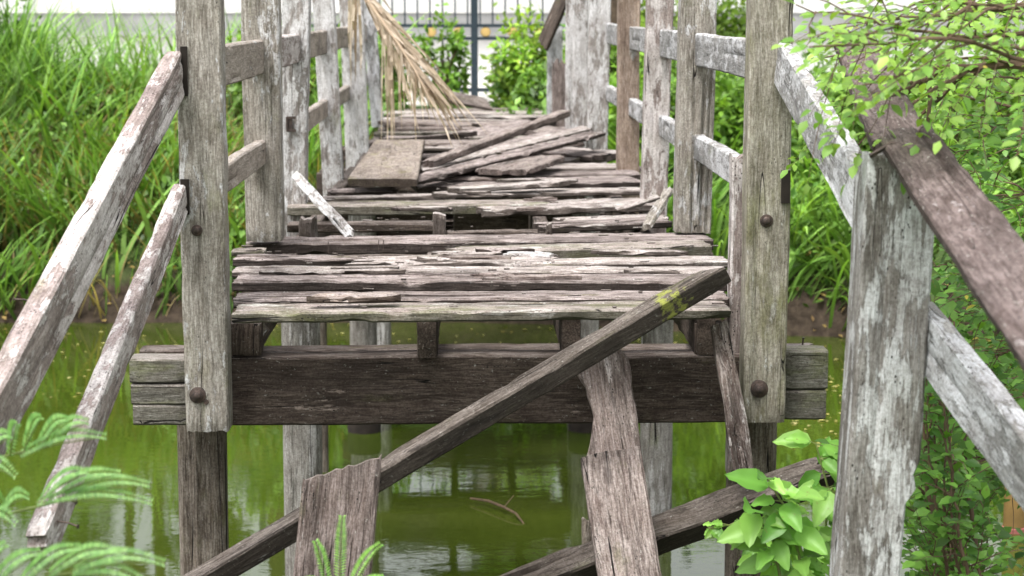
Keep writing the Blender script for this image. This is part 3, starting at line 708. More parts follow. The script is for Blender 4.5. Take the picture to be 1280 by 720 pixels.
# --- rails mortised through the posts (length cut into the bays between posts)
def bay(x, z, ya, yb, h, mat, t=.045, dz=0, seed=None):
    return plank('rail', (x, ya, z), (x, yb, z+dz), h, t, (1, 0, 0), mat, FB, seed, grooves=1, wob=.0015)
yl = [6.25, 7.8, 9.46, 11.26, 13.36, 15.6]
for i in range(5):
    bay(-.815, 2.235, yl[i]+.03, yl[i+1]-.01 if i < 4 else 15.6, .132, ('tanrail', 'pinkrail', 'tanrail', 'tanrail', 'pinkrail')[i])
    if i != 1: bay(-.815, 1.865, yl[i]+.03, yl[i+1]-.01 if i < 4 else 15.6, .098, ('tanrail', 'pinkrail', 'tanrail', 'tanrail', 'pinkrail')[i])
yr = [6.25, 8.06, 9.56, 11.36, 13.26]
for i in range(4):
    bay(.925, 2.255, yr[i]+.03, yr[i+1]-.01, .13, 'greyrail'); bay(.925, 1.865, yr[i]+.03, yr[i+1]-.01, .1, 'greyrail')

# --- approach rails, left: come down towards the bank
def endp(px, py, Y): return U(px, py, Y)
A = Vector((-.900, YP+.01, zat(90, YP))); B = U(-70, 640, 3.75)
B = far_on(A, B, 1.8)
ur = plank('handrail', A, B, .135, .055, (1, 0, .05), 'pinkrail', FB, 131, grooves=3, rag=(.0, .01), gdepth=.005, chip=.3)
A = Vector((-.894, YP+.01, zat(246, YP))); B = U(46, 692, 4.05)
lr = plank('lower_rail', A, B, .088, .046, (1, 0, .05), 'pinkrail', FB, 132, grooves=2, rag=(.0, .03), gdepth=.005, chip=.3)
nail(ur, U(72, 385, 4.75), (.35, -1, -.3), .07, .0025); nail(ur, U(43, 378, 4.7), (-1, -.1, .3), .05, .0025)
nail(lr, U(70, 622, 4.2), (1, -.4, .0), .05); nail(lr, U(72, 652, 4.15), (1, -.4, .0), .05)

# --- approach rails, right, and the near post
NPt = U(1122, 188, 4.3); NPb = U(1082, 800, 4.22)
NP0 = NPb; NPb = down(NPb, NPt, -.1); NPK = (NPt-NP0).length/(NPt-NPb).length
np_ = plank('end_post', NPb, NPt, .155, .13, TOC, 'nearpost', FB, 141, grooves=3, rag=(0, .02), slant=(0, .01), gdepth=.008, chip=.5,
            eL=lambda t: .022*min(1, max(0, (.335-(1-(1-t)/NPK))/.03)) + .012*max(0, 1-abs((1-(1-t)/NPK)-.36)/.02))
A = U(978, 78, YP+.02); B = U(1084, 258, 4.36)
plank('handrail', A, B, .13, .045, (-1, 0, .08), 'greyrail', FB, 142, grooves=2, gdepth=.005)
A = U(1150, 408, 4.34); B = far_on(A, U(1345, 660, 3.45), 1.95)
plank('lower_rail', A, B, .125, .05, (-1, 0, .1), 'greyrail', FB, 143, grooves=3, gdepth=.006, rag=(.01, 0))
A = U(1052, 45, 6.0); B = U(1128, 184, 4.34)
M['dark2'] = wood('speckled_cap_wood', (.06,.044,.04), (.12,.09,.083), (.22,.175,.165), paint=.2, paintcol=(.42,.38,.37), paintlong=2.5, stain=.3, staincol=(.06,.045,.04), moss=.1, crack=.5, bleachlit=.45, bleachlitcol=(.27,.22,.21), speck=.9)
plank('cap_board', A+Vector((.03, 0, .0)), B, .125, .035, (-.1, .0, 1), 'dark2', FB, 144, rag=(.05, .05), grooves=3)
A = U(1126, 172, 4.36); B = far_on(A, U(1345, 462, 2.8), 1.13)
plank('end_post', (1.0, 2.62, .3), (.93, 2.62, 1.83), .15, .13, TOC, 'nearpost', FB, 146, grooves=2)
plank('cap_board', A+Vector((.004, 0, .012)), B, .125, .035, (-.22, 0, 1), 'dark2', FB, 145, rag=(.04, .0), grooves=4, chip=.5, warp=-.008)
# rusty strap / wire round the near post top
mb = MB(); tp = NPt
mb.tube([tp+Vector((-.075, -.07, -.008)), tp+Vector((-.03, -.078, .02)), tp+Vector((.04, -.076, .008)), tp+Vector((.085, -.06, .012))], .006, 6)
mb.build('rusty_wire', M['iron'], np_, Matrix.Translation(tp))

# --- cross beams (two on each bent) and piles
def beam(zt, zb, Y, x0, x1, t, mat, name='cross_beam', **kw):
    return plank(name, (x0, Y+t/2, (zt+zb)/2), (x1, Y+t/2, (zt+zb)/2), zt-zb, t, TOC, mat, FB, **kw)
YB = YP+.12
xa = U(162, 490, YB).x; xb = U(1035, 485, YB).x; zt = zat(445, YB); zb = zat(530, YB)
xpl = U(238, 490, YB).x; xpr = U(980, 490, YB).x
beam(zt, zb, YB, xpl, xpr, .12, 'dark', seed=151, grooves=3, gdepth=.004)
# visible grey ends of the same beam, split along the grain
hs_ = [zat(v, YB) for v in (447, 478, 505, 531)]
for i in range(3): beam(hs_[i]-.001, hs_[i+1]+.0015, YB-.001*i, xa+(.0, .003, .008)[i], xpl-.002, .118, 'beamend', 'beam_end', grooves=1, gdepth=.003, chip=.3, seed=160+i)
hs_ = [zat(v, YB) for v in (440, 489, 527)]
for i in range(2): beam(hs_[i]-.001, hs_[i+1]+.002, YB-.001*i, xpr+.002, xb-(.0, .004)[i], .118, 'beamend', 'beam_end', grooves=1, gdepth=.003, chip=.3, seed=165+i)
Y2 = YB+.33
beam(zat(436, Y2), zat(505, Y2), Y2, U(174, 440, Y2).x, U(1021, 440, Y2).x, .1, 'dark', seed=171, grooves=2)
plank('beam_splinter', U(982, 436, YB+.2), U(1022, 434, YB+.2), .1, .02, UPZ, 'deck', FB, rag=(0, .03))
for yb_ in (9.25, 11.5, 13.8, 16.2):
    for dy in (-.17, .12):
        beam(1.30, 1.08, yb_+dy, -1.05, 1.12, .1, 'dark', grooves=2)
pile('pile', U(254, 600, 6.56).x, 6.56, .083, -.8, 1.26, 'pile', FB, 1)
pile('pile', U(939, 600, 6.56).x, 6.56, .083, -.8, 1.26, 'pile', FB, 2)
pile('pile', U(379, 600, 7.9).x, 7.9, .078, -.8, 1.34, 'pilegrey', FB, 3)
pile('pile', U(820, 600, 9.3).x, 9.3, .077, -.8, 1.34, 'pilegrey', FB, 4)
pile('pile', U(455, 500, 11.3).x, 11.3, .078, -.8, 1.3, 'pilegrey', FB, 5)
pile('pile', U(731, 500, 11.3).x, 11.3, .078, -.8, 1.3, 'pilegrey', FB, 6)
pile('pile', -.62, 13.7, .07, -.8, 1.3, 'pilegrey', FB, 7); pile('pile', .75, 13.7, .07, -.8, 1.3, 'pilegrey', FB, 8)
for (x_, y_, m_) in ((U(455, 500, 11.3).x, 11.3, 5), (U(731, 500, 11.3).x, 11.3, 6)):  # dark wet foot of the pile, drawn as a sleeve
    mb = MB(); mb.lathe([(.096, -.3), (.096, .11), (.09, .125), (.07, .13)], 18, Matrix.Translation((x_, y_, 0))); mb.build('wet_base', M['slot'], FB, Matrix.Translation((x_, y_, 0)))
pile('pile', U(399, 420, 10.3).x, 10.3, .04, -.8, 1.34, 'pile', FB, 9)

# --- joists under the deck
for i, xj in enumerate((-.71, -.137, .325, .755)):
    z1 = 1.462; h = .145
    y0 = 6.24 + (.05, .0, .06, .03)[i]
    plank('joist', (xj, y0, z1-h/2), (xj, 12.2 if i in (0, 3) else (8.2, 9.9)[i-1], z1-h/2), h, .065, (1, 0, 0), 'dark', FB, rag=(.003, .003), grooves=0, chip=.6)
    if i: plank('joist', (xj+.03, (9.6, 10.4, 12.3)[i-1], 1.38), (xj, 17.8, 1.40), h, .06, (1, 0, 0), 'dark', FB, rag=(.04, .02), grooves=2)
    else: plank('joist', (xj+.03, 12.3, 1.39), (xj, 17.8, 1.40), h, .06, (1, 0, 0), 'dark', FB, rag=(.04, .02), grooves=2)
plank('knee_brace', U(330, 404, 6.34), U(302, 440, 6.34), .06, .05, TOC, 'pile', FB, slant=(.02, .03))
plank('joist_stub', U(303, 402, 6.3), U(303, 442, 6.3), .13, .08, TOC, 'dark', FB, rag=(.002, .002), grooves=0, chip=.6)
plank('joist_stub', U(884, 402, 6.32), U(884, 444, 6.32), .09, .08, TOC, 'dark', FB, rag=(.002, .002), grooves=0, chip=.6)

# --- deck boards
ZD = 1.505
def dboard(L, Rr, yb, face, mat='deck', dz=0., tilt=.5, name='deck_board', parent=FB, **kw):
    (xl, yfl), (xr, yfr) = L, Rr
    ym = (yfl+yfr)/2; z = ZD+dz
    gm = G((xl+xr)/2, ym, z); Y = gm.y
    a = U(xl, yfl, Y); b = U(xr, yfr, Y)
    # share the slope between tilt (height) and yaw (depth)
    ga = G(xl, yfl, z+(a.z-z)*tilt); gb = G(xr, yfr, z+(b.z-z)*tilt)
    T = max(.016, face*Y/F)*1.15
    sh = .82 if yb < 300 else .93
    Wd = max(.03, G((xl+xr)/2, yb, z).y - Y)*sh
    dv = (gb-ga).normalized(); back = Vector((-dv.y, dv.x, 0)).normalized()
    off = back*(Wd/2) - Vector((0, 0, T/2))
    kw.setdefault('grooves', 6); kw.setdefault('gdepth', .016); kw.setdefault('chip', 1.); kw.setdefault('wob', .003)
    return plank(name, ga+off, gb+off, Wd, T, UPZ, mat, parent, **kw)
d1 = dboard((289, 391), (915, 386), 376.5, 12, 'mossy', seed=201, gdepth=.008, rag=(.01, .01))
dboard((289, 374), (913, 372), 362.5, 11, 'deck', seed=202, rag=(.01, .01))
dboard((289, 351), (912, 352), 341, 12, 'deck', seed=203, rag=(.01, .01))
dboard((289, 338.5), (912, 339), 331.5, 9, 'decklight', seed=204, rag=(.01, .02))
dboard((289, 323), (458, 325), 317.5, 10, 'deck', seed=205, rag=(.01, .12))
dboard((430, 328), (705, 326), 318, 10, 'decklight', seed=206, rag=(.12, .1), chip=2.5)
dboard((640, 331), (914, 326), 321, 9, 'decklight', seed=207, rag=(.05, .01))
dboard((535, 317), (632, 316), 312.5, 8, 'decklight', dz=.01, seed=208, rag=(.05, .05), chip=3)
dboard((628, 316), (690, 320), 313, 8, 'postwhite', dz=.01, seed=209, rag=(.03, .03), chip=3)
d6 = dboard((305, 305), (893, 299), 291, 13, 'deck', seed=210, rag=(.01, .01))
dboard((560, 316), (892, 306), 303, 13, 'mossy', seed=211, rag=(.06, .01))
dboard((289, 313), (330, 313), 309, 8, 'mossy', seed=212)
dboard((358, 280), (546, 279), 275, 10, 'dark', dz=-.0, seed=213, rag=(.01, .02))
dboard((560, 290), (690, 288), 286, 7, 'dark', dz=-.03, seed=214)
dboard((676, 284), (842, 276), 272.5, 8, 'deck', seed=215, rag=(.06, .02))
dboard((700, 277), (840, 272), 268, 6, 'decklight', seed=216, rag=(.06, .02))
dboard((358, 258), (690, 255), 249, 11, 'mossy', seed=217, rag=(.01, .03))
dboard((600, 262), (832, 254), 248, 9, 'decklight', seed=218, rag=(.08, .02))
dboard((356, 249), (560, 243), 243, 7, 'decklight', seed=219, rag=(.04, .08))
dboard((540, 244), (812, 238), 235, 5, 'decklight', seed=220, rag=(.1, .02))
dboard((522, 233), (803, 226), 221, 8, 'deck', seed=221)
dboard((410, 240), (500, 238), 233, 6, 'deck', seed=222, rag=(.05, .1))
dboard((524, 222), (803, 217), 213, 7, 'deck', seed=223)
dboard((524, 212), (803, 209), 203.5, 6, 'decklight', seed=224)
dboard((524, 203), (700, 200), 197, 6, 'deck', seed=225, rag=(.02, .1))
m9 = dboard((688, 203), (786, 188), 184, 9, 'decklight', dz=.02, seed=226, rag=(.02, .02))
# far boards
rr = random.Random(5)
far = [(196, 466, 560), (190, 520, 700), (184, 545, 735), (178, 464, 500), (178, 520, 730), (172, 465, 560), (172, 560, 735), (166, 464, 690), (160, 463, 700), (155, 465, 694), (150, 466, 702), (145.5, 466, 694), (141.5, 468, 690), (138, 472, 692)]
for i, (y, x0, x1) in enumerate(far):
    x0 += rr.choice([0, 0, 0, 14, 30]); x1 -= rr.choice([0, 0, 0, 16, 40])
    dboard((x0+rr.uniform(-3, 3), y+rr.uniform(-1, 1)), (x1+rr.uniform(-4, 4), y-rr.uniform(-.6, 2.8)), y-rr.uniform(2.6, 4.4), 5, rr.choice(['deck', 'brownplank', 'decklight', 'mossy', 'deck']), dz=rr.uniform(-.01, .025), seed=240+i, rag=(.04, .04), grooves=4, chip=2.5)
for i, (a_, b_, yb_) in enumerate((((470, 176), (600, 163), 170), ((585, 152), (700, 168), 156), ((520, 216), (640, 204), 206), ((610, 182), (742, 196), 184), ((470, 150), (585, 158), 150), ((560, 236), (720, 226), 228), ((600, 172), (700, 150), 157))):
    dboard(a_, b_, yb_-.5, 6, ('deck', 'brownplank', 'decklight')[i % 3], dz=.045, tilt=.55, name='deck_board', seed=270+i, rag=(.08, .1), grooves=4, chip=2.)
# narrow split strips lying between and on the boards
for i in range(34):
    y = rr.choice([rr.uniform(140, 205), rr.uniform(205, 262), rr.uniform(310, 345)]); half = 110 if y < 200 else (150 if y < 270 else 300)
    xc = rr.uniform(600-half+60, 600+half-60) + (0 if y > 200 else -10); ln = rr.uniform(30, 120)*(1 if y < 270 else 1.6); sl_ = rr.uniform(-.05, .05)*ln*.3
    dboard((xc-ln/2, y+sl_), (xc+ln/2, y-sl_), y-rr.uniform(1., 2.6), rr.uniform(2.5, 4.5), rr.choice(['decklight', 'deck', 'brownplank', 'decklight']), dz=rr.uniform(.008, .03), name='split_strip', seed=400+i, rag=(.09, .09), grooves=2, chip=2., gdepth=.006)
# support blocks seen through the hole in the deck
for (x0, x1, yt, yb_, Y) in ((541, 557, 263, 297, 8.25), (375, 396, 269, 298, 8.2), (681, 690, 275, 296, 8.1)):
    a = U((x0+x1)/2, yt, Y); b = U((x0+x1)/2, yb_, Y)
    plank('support_block', b, a, (x1-x0)*Y/F, .09, TOC, 'decklight', FB, rag=(.0, .02), chip=2)
for (px, py) in ((410, 318), (473, 316), (479, 316), (411, 322)):
    nail(d6, G(px, py-6, ZD+.002), (.05, 0, 1), .035, .0016)
nail(d6, U(988+15, 432, YB+.2), (0.1, 0, 1), .03, .003)

# ================================================================ LOOSE AND BROKEN TIMBERS
GR = 'loose broken boards lying on the deck'
def loose(name, label, A, B, W, T, up, mat, cat='board', group=None, **kw):
    kw.setdefault('grooves', 4); kw.setdefault('chip', .8)
    return tag(plank(name, A, B, W, T, up, mat, None, **kw), label, cat, group)
# diagonal timber in front of deck and beam
dt = loose('diagonal_timber', 'long square dark timber slanting across the deck edge, yellow lichen near its upper tip', DT_A, DT_B, .066, .066, (-.35, -.3, .8), 'timberlichen', 'timber', seed=301, rag=(.01, .0), slant=(0, -.07), grooves=3, chip=.8, thin=None)
# upright broken plank lower left
loose('broken_plank', 'wide brown plank with a slanted broken top standing before the slanting timber', down(U(408, 800, 5.35), U(428, 582, 5.42), -.3), U(428, 582, 5.42), .215, .035, (.1, -1, .25), 'brownplank', seed=302, rag=(0, .012), slant=(0, -.085), grooves=6, gdepth=.012, chip=.5)
# hanging curled plank
loose('curled_plank', 'grey-brown curled plank with a rotted notch hanging from the cross beam', U(776, 640, 5.98), U(749, 436, 6.2), .175, .03, (.05, -1, .2), 'brownplank', seed=303, rag=(0, .01), grooves=5, gdepth=.012,
      eR=lambda t: -(.045*max(0, 1-abs(t-.60)/.26)**.7 + .012*max(0, 1-abs(t-.78)/.03) + .02*max(0, (t-.95)/.05)), eL=lambda t: .02*max(0, (t-.93)/.07), bend=.0, slant=(0, .02))
loose('split_plank', 'grey-brown split plank propped below the curled plank, top edge square', down(U(800, 800, 5.5), U(762, 566, 5.93), -.3), U(762, 566, 5.93), .185, .035, (.05, -1, .3), 'brownplank', seed=304, rag=(0, .006), grooves=6, gdepth=.012, slant=(0, -.02))
loose('rotten_stick', 'narrow rotten post with a hollowed face hanging beside the right front post', U(931, 600, 6.0), U(897, 400, 6.12), .062, .05, (0, -1, .1), 'rotten' if 'rotten' in M else 'brownplank', seed=305, rag=(.03, .02), grooves=7, gdepth=.022, chip=1.2, wob=.004)
loose('fallen_log', 'rough fallen timber sloping up to the right behind the broad-leaved plant', down(U(630, 740, 5.95), U(1040, 588, 6.1), .05), U(1040, 588, 6.1), .095, .085, (-.2, -.6, .8), 'timber', seed=306, rag=(.02, .05), grooves=7, gdepth=.014, chip=1.2, wob=.005)
loose('plank_stub', 'short dark stub of wood behind the split plank', down(U(737, 800, 6.15), U(735, 645, 6.15), -.3), U(735, 645, 6.15), .045, .04, TOC, 'pile', seed=307, rag=(0, .03), chip=2)
# on the deck
A = G(478, 236, ZD+.03); B = U(500, 184, 12.2)
M['flat'] = wood('lichen_plank_wood', (.13,.105,.085), (.25,.21,.17), (.36,.31,.27), paint=.1, paintcol=(.5,.45,.4), stain=.25, staincol=(.12,.09,.07), moss=.45, mosscol=(.30,.29,.14), crack=.6, bleachlit=.7, bleachlitcol=(.46,.40,.36), sideshade=.8, speck=.4)
loose('wide_plank', 'wide pale brown plank with a split front edge lying along the deck', A+Vector((0, 0, .03)), B+Vector((0, 0, .03)), .345, .042, UPZ, 'flat', group=GR, seed=311, rag=(.015, .02), grooves=2, gdepth=.012, eL=lambda t: .02*t, eR=lambda t: -.02*t)
loose('leaning_slat', 'thin pale slat leaning down from the third left railing post', U(368, 217, 8.95), U(441, 297, 8.0), .045, .02, (-.5, -.6, .6), 'postwhite', 'slat', GR, seed=312, rag=(.04, .05), chip=1.)
loose('dark_batten', 'dark narrow batten lifted towards the right over the far deck boards', U(532, 206, 10.8), U(708, 141, 12.3), .06, .045, (-.2, -.5, .8), 'brownplank', 'batten', GR, seed=313, rag=(.05, .03), chip=1.)
def fan(L, Rr, yb, face, mat, label, z0, z1, seed):
    A = G(L[0], L[1], z0); B = G(Rr[0], Rr[1], z1); Y = (A.y+B.y)/2; T = face*Y/F
    dv = (B-A).normalized(); back = Vector((-dv.y, dv.x, 0)).normalized(); Wd = yb
    off = back*Wd/2 - Vector((0, 0, T/2))
    return loose('loose_board', label, A+off, B+off, Wd, T, UPZ, mat, group=GR, seed=seed, rag=(.06, .06), chip=2.2)
fan((522, 226), (762, 164), .14, 6, 'deck', 'long loose board fanned up to the right, frontmost of the fan', 1.55, 1.66, 321)
fan((535, 212), (752, 157), .13, 5, 'decklight', 'bleached loose board second in the slanting fan', 1.56, 1.64, 322)
fan((548, 203), (735, 156), .12, 5, 'deck', 'dark loose board at the rear of the slanting fan', 1.56, 1.62, 323)
loose('wood_chunk', 'flat brown chunk of broken board lying on the right of the deck', G(622, 216, ZD+.05), G(682, 196, ZD+.06), .32, .035, (-.05, -.05, 1), 'brownplank', group=GR, seed=324, rag=(.08, .1), slant=(.12, .2), chip=2)
loose('bark_strip', 'short curved strip of bark lying on the front deck boards', G(381, 374, ZD+.026), G(505, 372, ZD+.026), .05, .026, UPZ, 'bark_w' if 'bark_w' in M else 'brownplank', 'bark', seed=325, rag=(.04, .04), chip=3, wob=.008)
loose('short_slat', 'short grey slat leaning against the second right railing post', U(806, 286, 8.05), U(838, 236, 8.5), .055, .025, (-.5, -.7, .5), 'post', 'slat', GR, seed=326, rag=(.02, .05), chip=1.2)
loose('pale_splinter', 'pale pointed splinter on the right edge of the deck', G(768, 264, ZD+.02), G(828, 245, ZD+.05), .05, .015, UPZ, 'decklight', 'splinter', GR, seed=327, rag=(.06, .06), chip=2)
loose('far_board', 'dark tilted board at the far end of the deck below the palm frond', U(556, 120, 16.5), U(612, 131, 16.8), .16, .03, (.1, -.6, .8), 'brownplank', group=GR, seed=328, rag=(.05, .05))
rs = random.Random(8)
tw = MB()
chips = MB()
for _ in range(170):
    px = rs.uniform(300, 900); py = rs.uniform(200, 385)
    if py < 300: px = rs.uniform(400, 800)
    c = G(px, py, ZD+.006); m3 = Matrix.Rotation(rs.uniform(-.5, .5), 3, 'Z') @ Matrix.Rotation(rs.uniform(-.2, .2), 3, 'X')
    chips.box(c, (rs.uniform(.006, .045), rs.uniform(.003, .008), rs.uniform(.002, .006)), m3)
tag(chips.build('wood_debris', M['decklight'], None, None, False), 'scattered splinters and crumbs of rotten wood on the deck', 'debris', None, 'stuff')

# ---------------------------------------------------------------- dead palm frond
pf = empty('palm_frond', U(445, 60, 12.4)); tag(pf, 'dry tan palm frond hanging over the left railing with drooping leaflets', 'palm frond')
YQ = 12.3
spine = [U(424, -70, YQ), U(446, -20, YQ), U(470, 16, YQ-.05), U(496, 52, YQ-.1), U(520, 90, YQ-.15), U(542, 134, YQ-.2)]
def curve(ps, t):
    n = len(ps)-1; f = min(t*n, n-1e-5); i = int(f); u = f-i; return ps[i].lerp(ps[i+1], u)
mb = MB(); mb.tube(spine, [.016, .013, .010, .008, .006, .004], 7); mb.build('midrib', M['tanmid'], pf, WM[pf])
def ribbons(name, curves, wid, cols, mat, parent=None, mw=None):
    V = []; Fc = []; Cs = []
    for cpts, wd, cl in zip(curves, wid, cols):
        n = len(cpts); b = len(V)
        for i, p in enumerate(cpts):
            d = (cpts[min(i+1, n-1)]-cpts[max(i-1, 0)]).normalized(); sd = d.cross(Vector((.3, -1, .2))).normalized(); t = i/(n-1)
            ww = wd*(.55+.9*t if t < .4 else (1-t)*1.45+.02)*.5
            V += [p-sd*ww, p+Vector((0, .25*ww, 0)), p+sd*ww]; Cs += [(*cl, 1)]*3
        for i in range(n-1):
            a = b+i*3; Fc += [(a, a+1, a+4, a+3), (a+1, a+2, a+5, a+4)]
    me = bpy.data.meshes.new(name); inv = mw.inverted() if mw else Matrix.Identity(4)
    me.from_pydata([tuple(inv @ v) for v in V], [], Fc); me.update(); ca = me.color_attributes.new('leafcol', 'FLOAT_COLOR', 'POINT'); ca.data.foreach_set('color', np.array(Cs).reshape(-1))
    return link(name, me, mat, parent, mw)
cv = []; wd = []; cl = []
rp = random.Random(21)
for k_ in range(48):        # bundle sweeping down to the right
    t = rp.uniform(.0, .75); b = curve(spine, t); Lr = rp.uniform(80, 165); a = rp.uniform(36, 64)
    pts = []
    for i in range(9):
        u = i/8; ang = R(a+7*u); pts.append(b + Vector((math.cos(ang)*Lr*u, 0, -math.sin(ang)*Lr*u))*(YQ/F) + Vector((rp.uniform(-.003, .003), -.12*u*rp.random(), 0)))
    cv.append(pts); wd.append(rp.uniform(.015, .034)); q = rp.random()**.8; cl.append((.26+.46*q, .19+.41*q, .13+.36*q))
for k_ in range(22):        # leaflets hanging straight down
    t = rp.uniform(.12, .85); b = curve(spine, t); Lr = rp.uniform(80, 165)*(1 if t < .6 else .7); k0 = rp.uniform(-6, 16)
    pts = []
    for i in range(9):
        u = i/8; pts.append(b + Vector((k0*u*(1-.4*u), 0, -Lr*u))*(YQ/F) + Vector((0, -.1*u*rp.random(), 0)))
    cv.append(pts); wd.append(rp.uniform(.012, .024)); q = rp.random(); cl.append((.30+.34*q, .22+.33*q, .15+.3*q))
ribbons('leaflets', cv, wd, cl, M['dry'], pf, WM[pf])

# ---------------------------------------------------------------- near right shrub
def clipx(p):   # boughs do not hang in front of the right front post
    return p.x/max(p.y, .1) < .158 and p.z < 2.33
def twiggy(name, label, branches, leafsize, c1, c2, root_loc, seed, density=1., cat='shrub', lw=.62, subs=6, sublen=.28, r0=.007, mat='twig'):
    root = empty(name, root_loc); tag(root, label, cat); rr = random.Random(seed)
    mb = MB(); P = []; D = []; N = []
    def leaf_along(pts, gap):
        n = len(pts)
        for i in range(n-1):
            if clipx(pts[i]): continue
            seg = pts[i+1]-pts[i]; k = max(1, int(seg.length/gap))
            for q in range(k):
                if rr.random() > density: continue
                p = pts[i]+seg*(q/k); d = seg.normalized()
                for sgn in (-1, 1):
                    side = d.cross(Vector((rr.uniform(-.4, .4), rr.uniform(-.5, .2), 1))).normalized()*sgn
                    P.append(p+side*.004); D.append(side+d*.5+Vector((rr.uniform(-.3, .3), rr.uniform(-.3, .3), rr.uniform(-.35, .25)))); N.append(Vector((rr.uniform(-.4, .4), rr.uniform(-.8, .1), 1)))
        P.append(pts[-1]); D.append(pts[-1]-pts[-2]); N.append(Vector((0, -.3, 1)))
    for (ctrl, rad, nsub) in branches:
        pts = [curve(ctrl, i/14) + Vector((rr.uniform(-.008, .008), rr.uniform(-.008, .008), rr.uniform(-.008, .008))) for i in range(15)]
        mb.tube(pts, [rad*(1-.7*i/14) for i in range(15)], 7)
        leaf_along(pts[8:], leafsize*.8)
        for s_ in range(nsub):
            i0 = rr.randrange(2, 14); b = pts[i0]; d0 = (pts[min(i0+1, 14)]-pts[i0-1]).normalized()
            d = (d0 + Vector((rr.uniform(-.9, .9), rr.uniform(-.9, .6), rr.uniform(-.8, .7)))).normalized(); Ls = sublen*rr.uniform(.4, 1.3)
            sp = [b + d*Ls*u + Vector((0, 0, -.25*Ls*u*u)) + Vector((rr.uniform(-1, 1), rr.uniform(-1, 1), rr.uniform(-1, 1)))*.006 for u in (0, .2, .4, .6, .8, 1)]
            if clipx(sp[-1]) or clipx(sp[3]): continue
            mb.tube(sp, [rad*.4, rad*.34, rad*.28, rad*.22, rad*.16, rad*.1], 5); leaf_along(sp[1:], leafsize*.75)
    mb.build('branches', M[mat], root, WM[root])
    n = len(P); P = np.array([tuple(v) for v in P]); D = np.array([tuple(v) for v in D]); N = np.array([tuple(v) for v in N])
    L_ = leafsize*rng.uniform(.6, 1.25, n)
    cols = rcol(n, c1, c2, .3)
    ye = rng.random(n) < .008; cols[ye] = np.array([.5, .42, .06]); L_[ye] *= .6
    leaves('foliage', P, D, N, L_, L_*lw, cols, M['leaf'], root, False, WM[root])
    return root
rb = random.Random(77); br = []
YN = 4.6
for _ in range(13):       # overhanging top right boughs
    sx = rb.uniform(1290, 1400); sy = rb.uniform(-60, 160); ex = rb.uniform(1000, 1230); ey = sy+rb.uniform(-60, 60)+(15 if sy > 60 else 0); Y0 = rb.uniform(3.9, 5.6)
    if ey > 150: ey = 140
    br.append(([U(sx, sy, Y0), U((sx+ex)/2, (sy+ey)/2-rb.uniform(5, 40), Y0+rb.uniform(-.2, .2)), U(ex, ey, Y0+rb.uniform(-.3, .4))], rb.uniform(.004, .008), 9))
br.append(([U(1420, 60, 4.9), U(1290, 82, 4.9), U(1180, 88, 4.9), U(1125, 110, 4.9)], .017, 8))
br.append(([U(1350, 0, 4.3), U(1240, 14, 4.3), U(1190, 2, 4.3), U(1150, -12, 4.3)], .009, 5))
br.append(([U(1300, 70, 4.2), U(1180, 40, 4.2), U(1100, 30, 4.2), U(1000, 8, 4.2)], .005, 9))
twiggy('overhanging_shrub', 'small-leaved shrub whose boughs overhang the broken handrail at the top right', br, .031, (.13,.28,.04), (.36,.56,.11), (2.2, 4.9, .5), 78, .9)
br = []
for _ in range(34):       # denser shrub filling the right edge
    sx = rb.uniform(1290, 1420); sy = rb.uniform(150, 590); ex = rb.uniform(1150, 1270); ey = sy+rb.uniform(-90, 70); Y0 = rb.uniform(4.9, 7.0)
    if ey > 520: ex = rb.uniform(1140, 1270)
    br.append(([U(sx, sy, Y0), U((sx+ex)/2, (sy+ey)/2-rb.uniform(0, 30), Y0), U(ex, ey, Y0+rb.uniform(-.3, .3))], rb.uniform(.004, .007), 8))
for _ in range(26):
    sx = rb.uniform(1165, 1235); sy = rb.uniform(760, 860); ex = rb.uniform(1140, 1215); ey = rb.uniform(430, 690); Y0 = rb.uniform(5., 6.6)
    br.append(([U(sx, sy, Y0), U((sx+ex)/2+rb.uniform(-20, 20), (sy+ey)/2, Y0), U(ex, ey, Y0)], rb.uniform(.003, .006), 8))
for sx in (1165, 1190, 1215): br.append(([U(sx+30, 900, 5.4), U(sx, 650, 5.6), U(sx-15, 520, 5.6), U(sx-25, 400, 5.7)], .009, 10))
twiggy('right_shrub', 'dense dark green small-leaved shrub beside and below the near post', br, .042, (.05,.14,.02), (.18,.36,.06), (2.4, 5.2, .4), 79, .85)

# ---------------------------------------------------------------- broad-leaved plant at the near post
pl = empty('broadleaf_plant', U(1000, 800, 5.3)); tag(pl, 'bright green broad-leaved climbing plant left of the near post foot', 'plant')
rb = random.Random(31); mb = MB(); P = []; D = []; N = []; Ls = []
stems = [[(1010, 800), (1000, 700), (985, 640), (960, 600)], [(1020, 800), (1030, 700), (1035, 610), (1020, 555)], [(1000, 800), (975, 720), (965, 670), (940, 640)], [(990, 800), (960, 700), (925, 655), (885, 660)], [(1015, 800), (1010, 720), (1000, 680), (970, 690)], [(1030, 800), (1040, 720), (1045, 660), (1040, 610)]]
for st in stems:
    Y0 = rb.uniform(5.0, 5.35); pts = [curve([U(a, b, Y0) for a, b in st], i/9) for i in range(10)]; mb.tube(pts, [.005-.0003*i for i in range(10)], 6)
    for i in range(3, 10):
        for _ in range(3):
            a = rb.uniform(0, 6.28); d = Vector((math.cos(a), -.3+.4*math.sin(a), rb.uniform(-.5, .6))); q = pts[i]+d*.02
            mb.tube([pts[i], q], [.0018, .0014], 5); P.append(q); D.append(d+Vector((0, 0, -.2))); N.append(Vector((rb.uniform(-.5, .5), -.8, .8))); Ls.append(rb.uniform(.055, .12)*(1 if st[3][0] > 900 else .4))
mb.build('stems', M['greentwig'], pl, WM[pl])
tov = lambda q: np.array([tuple(v) for v in q])
n = len(P); Ls = np.array(Ls)

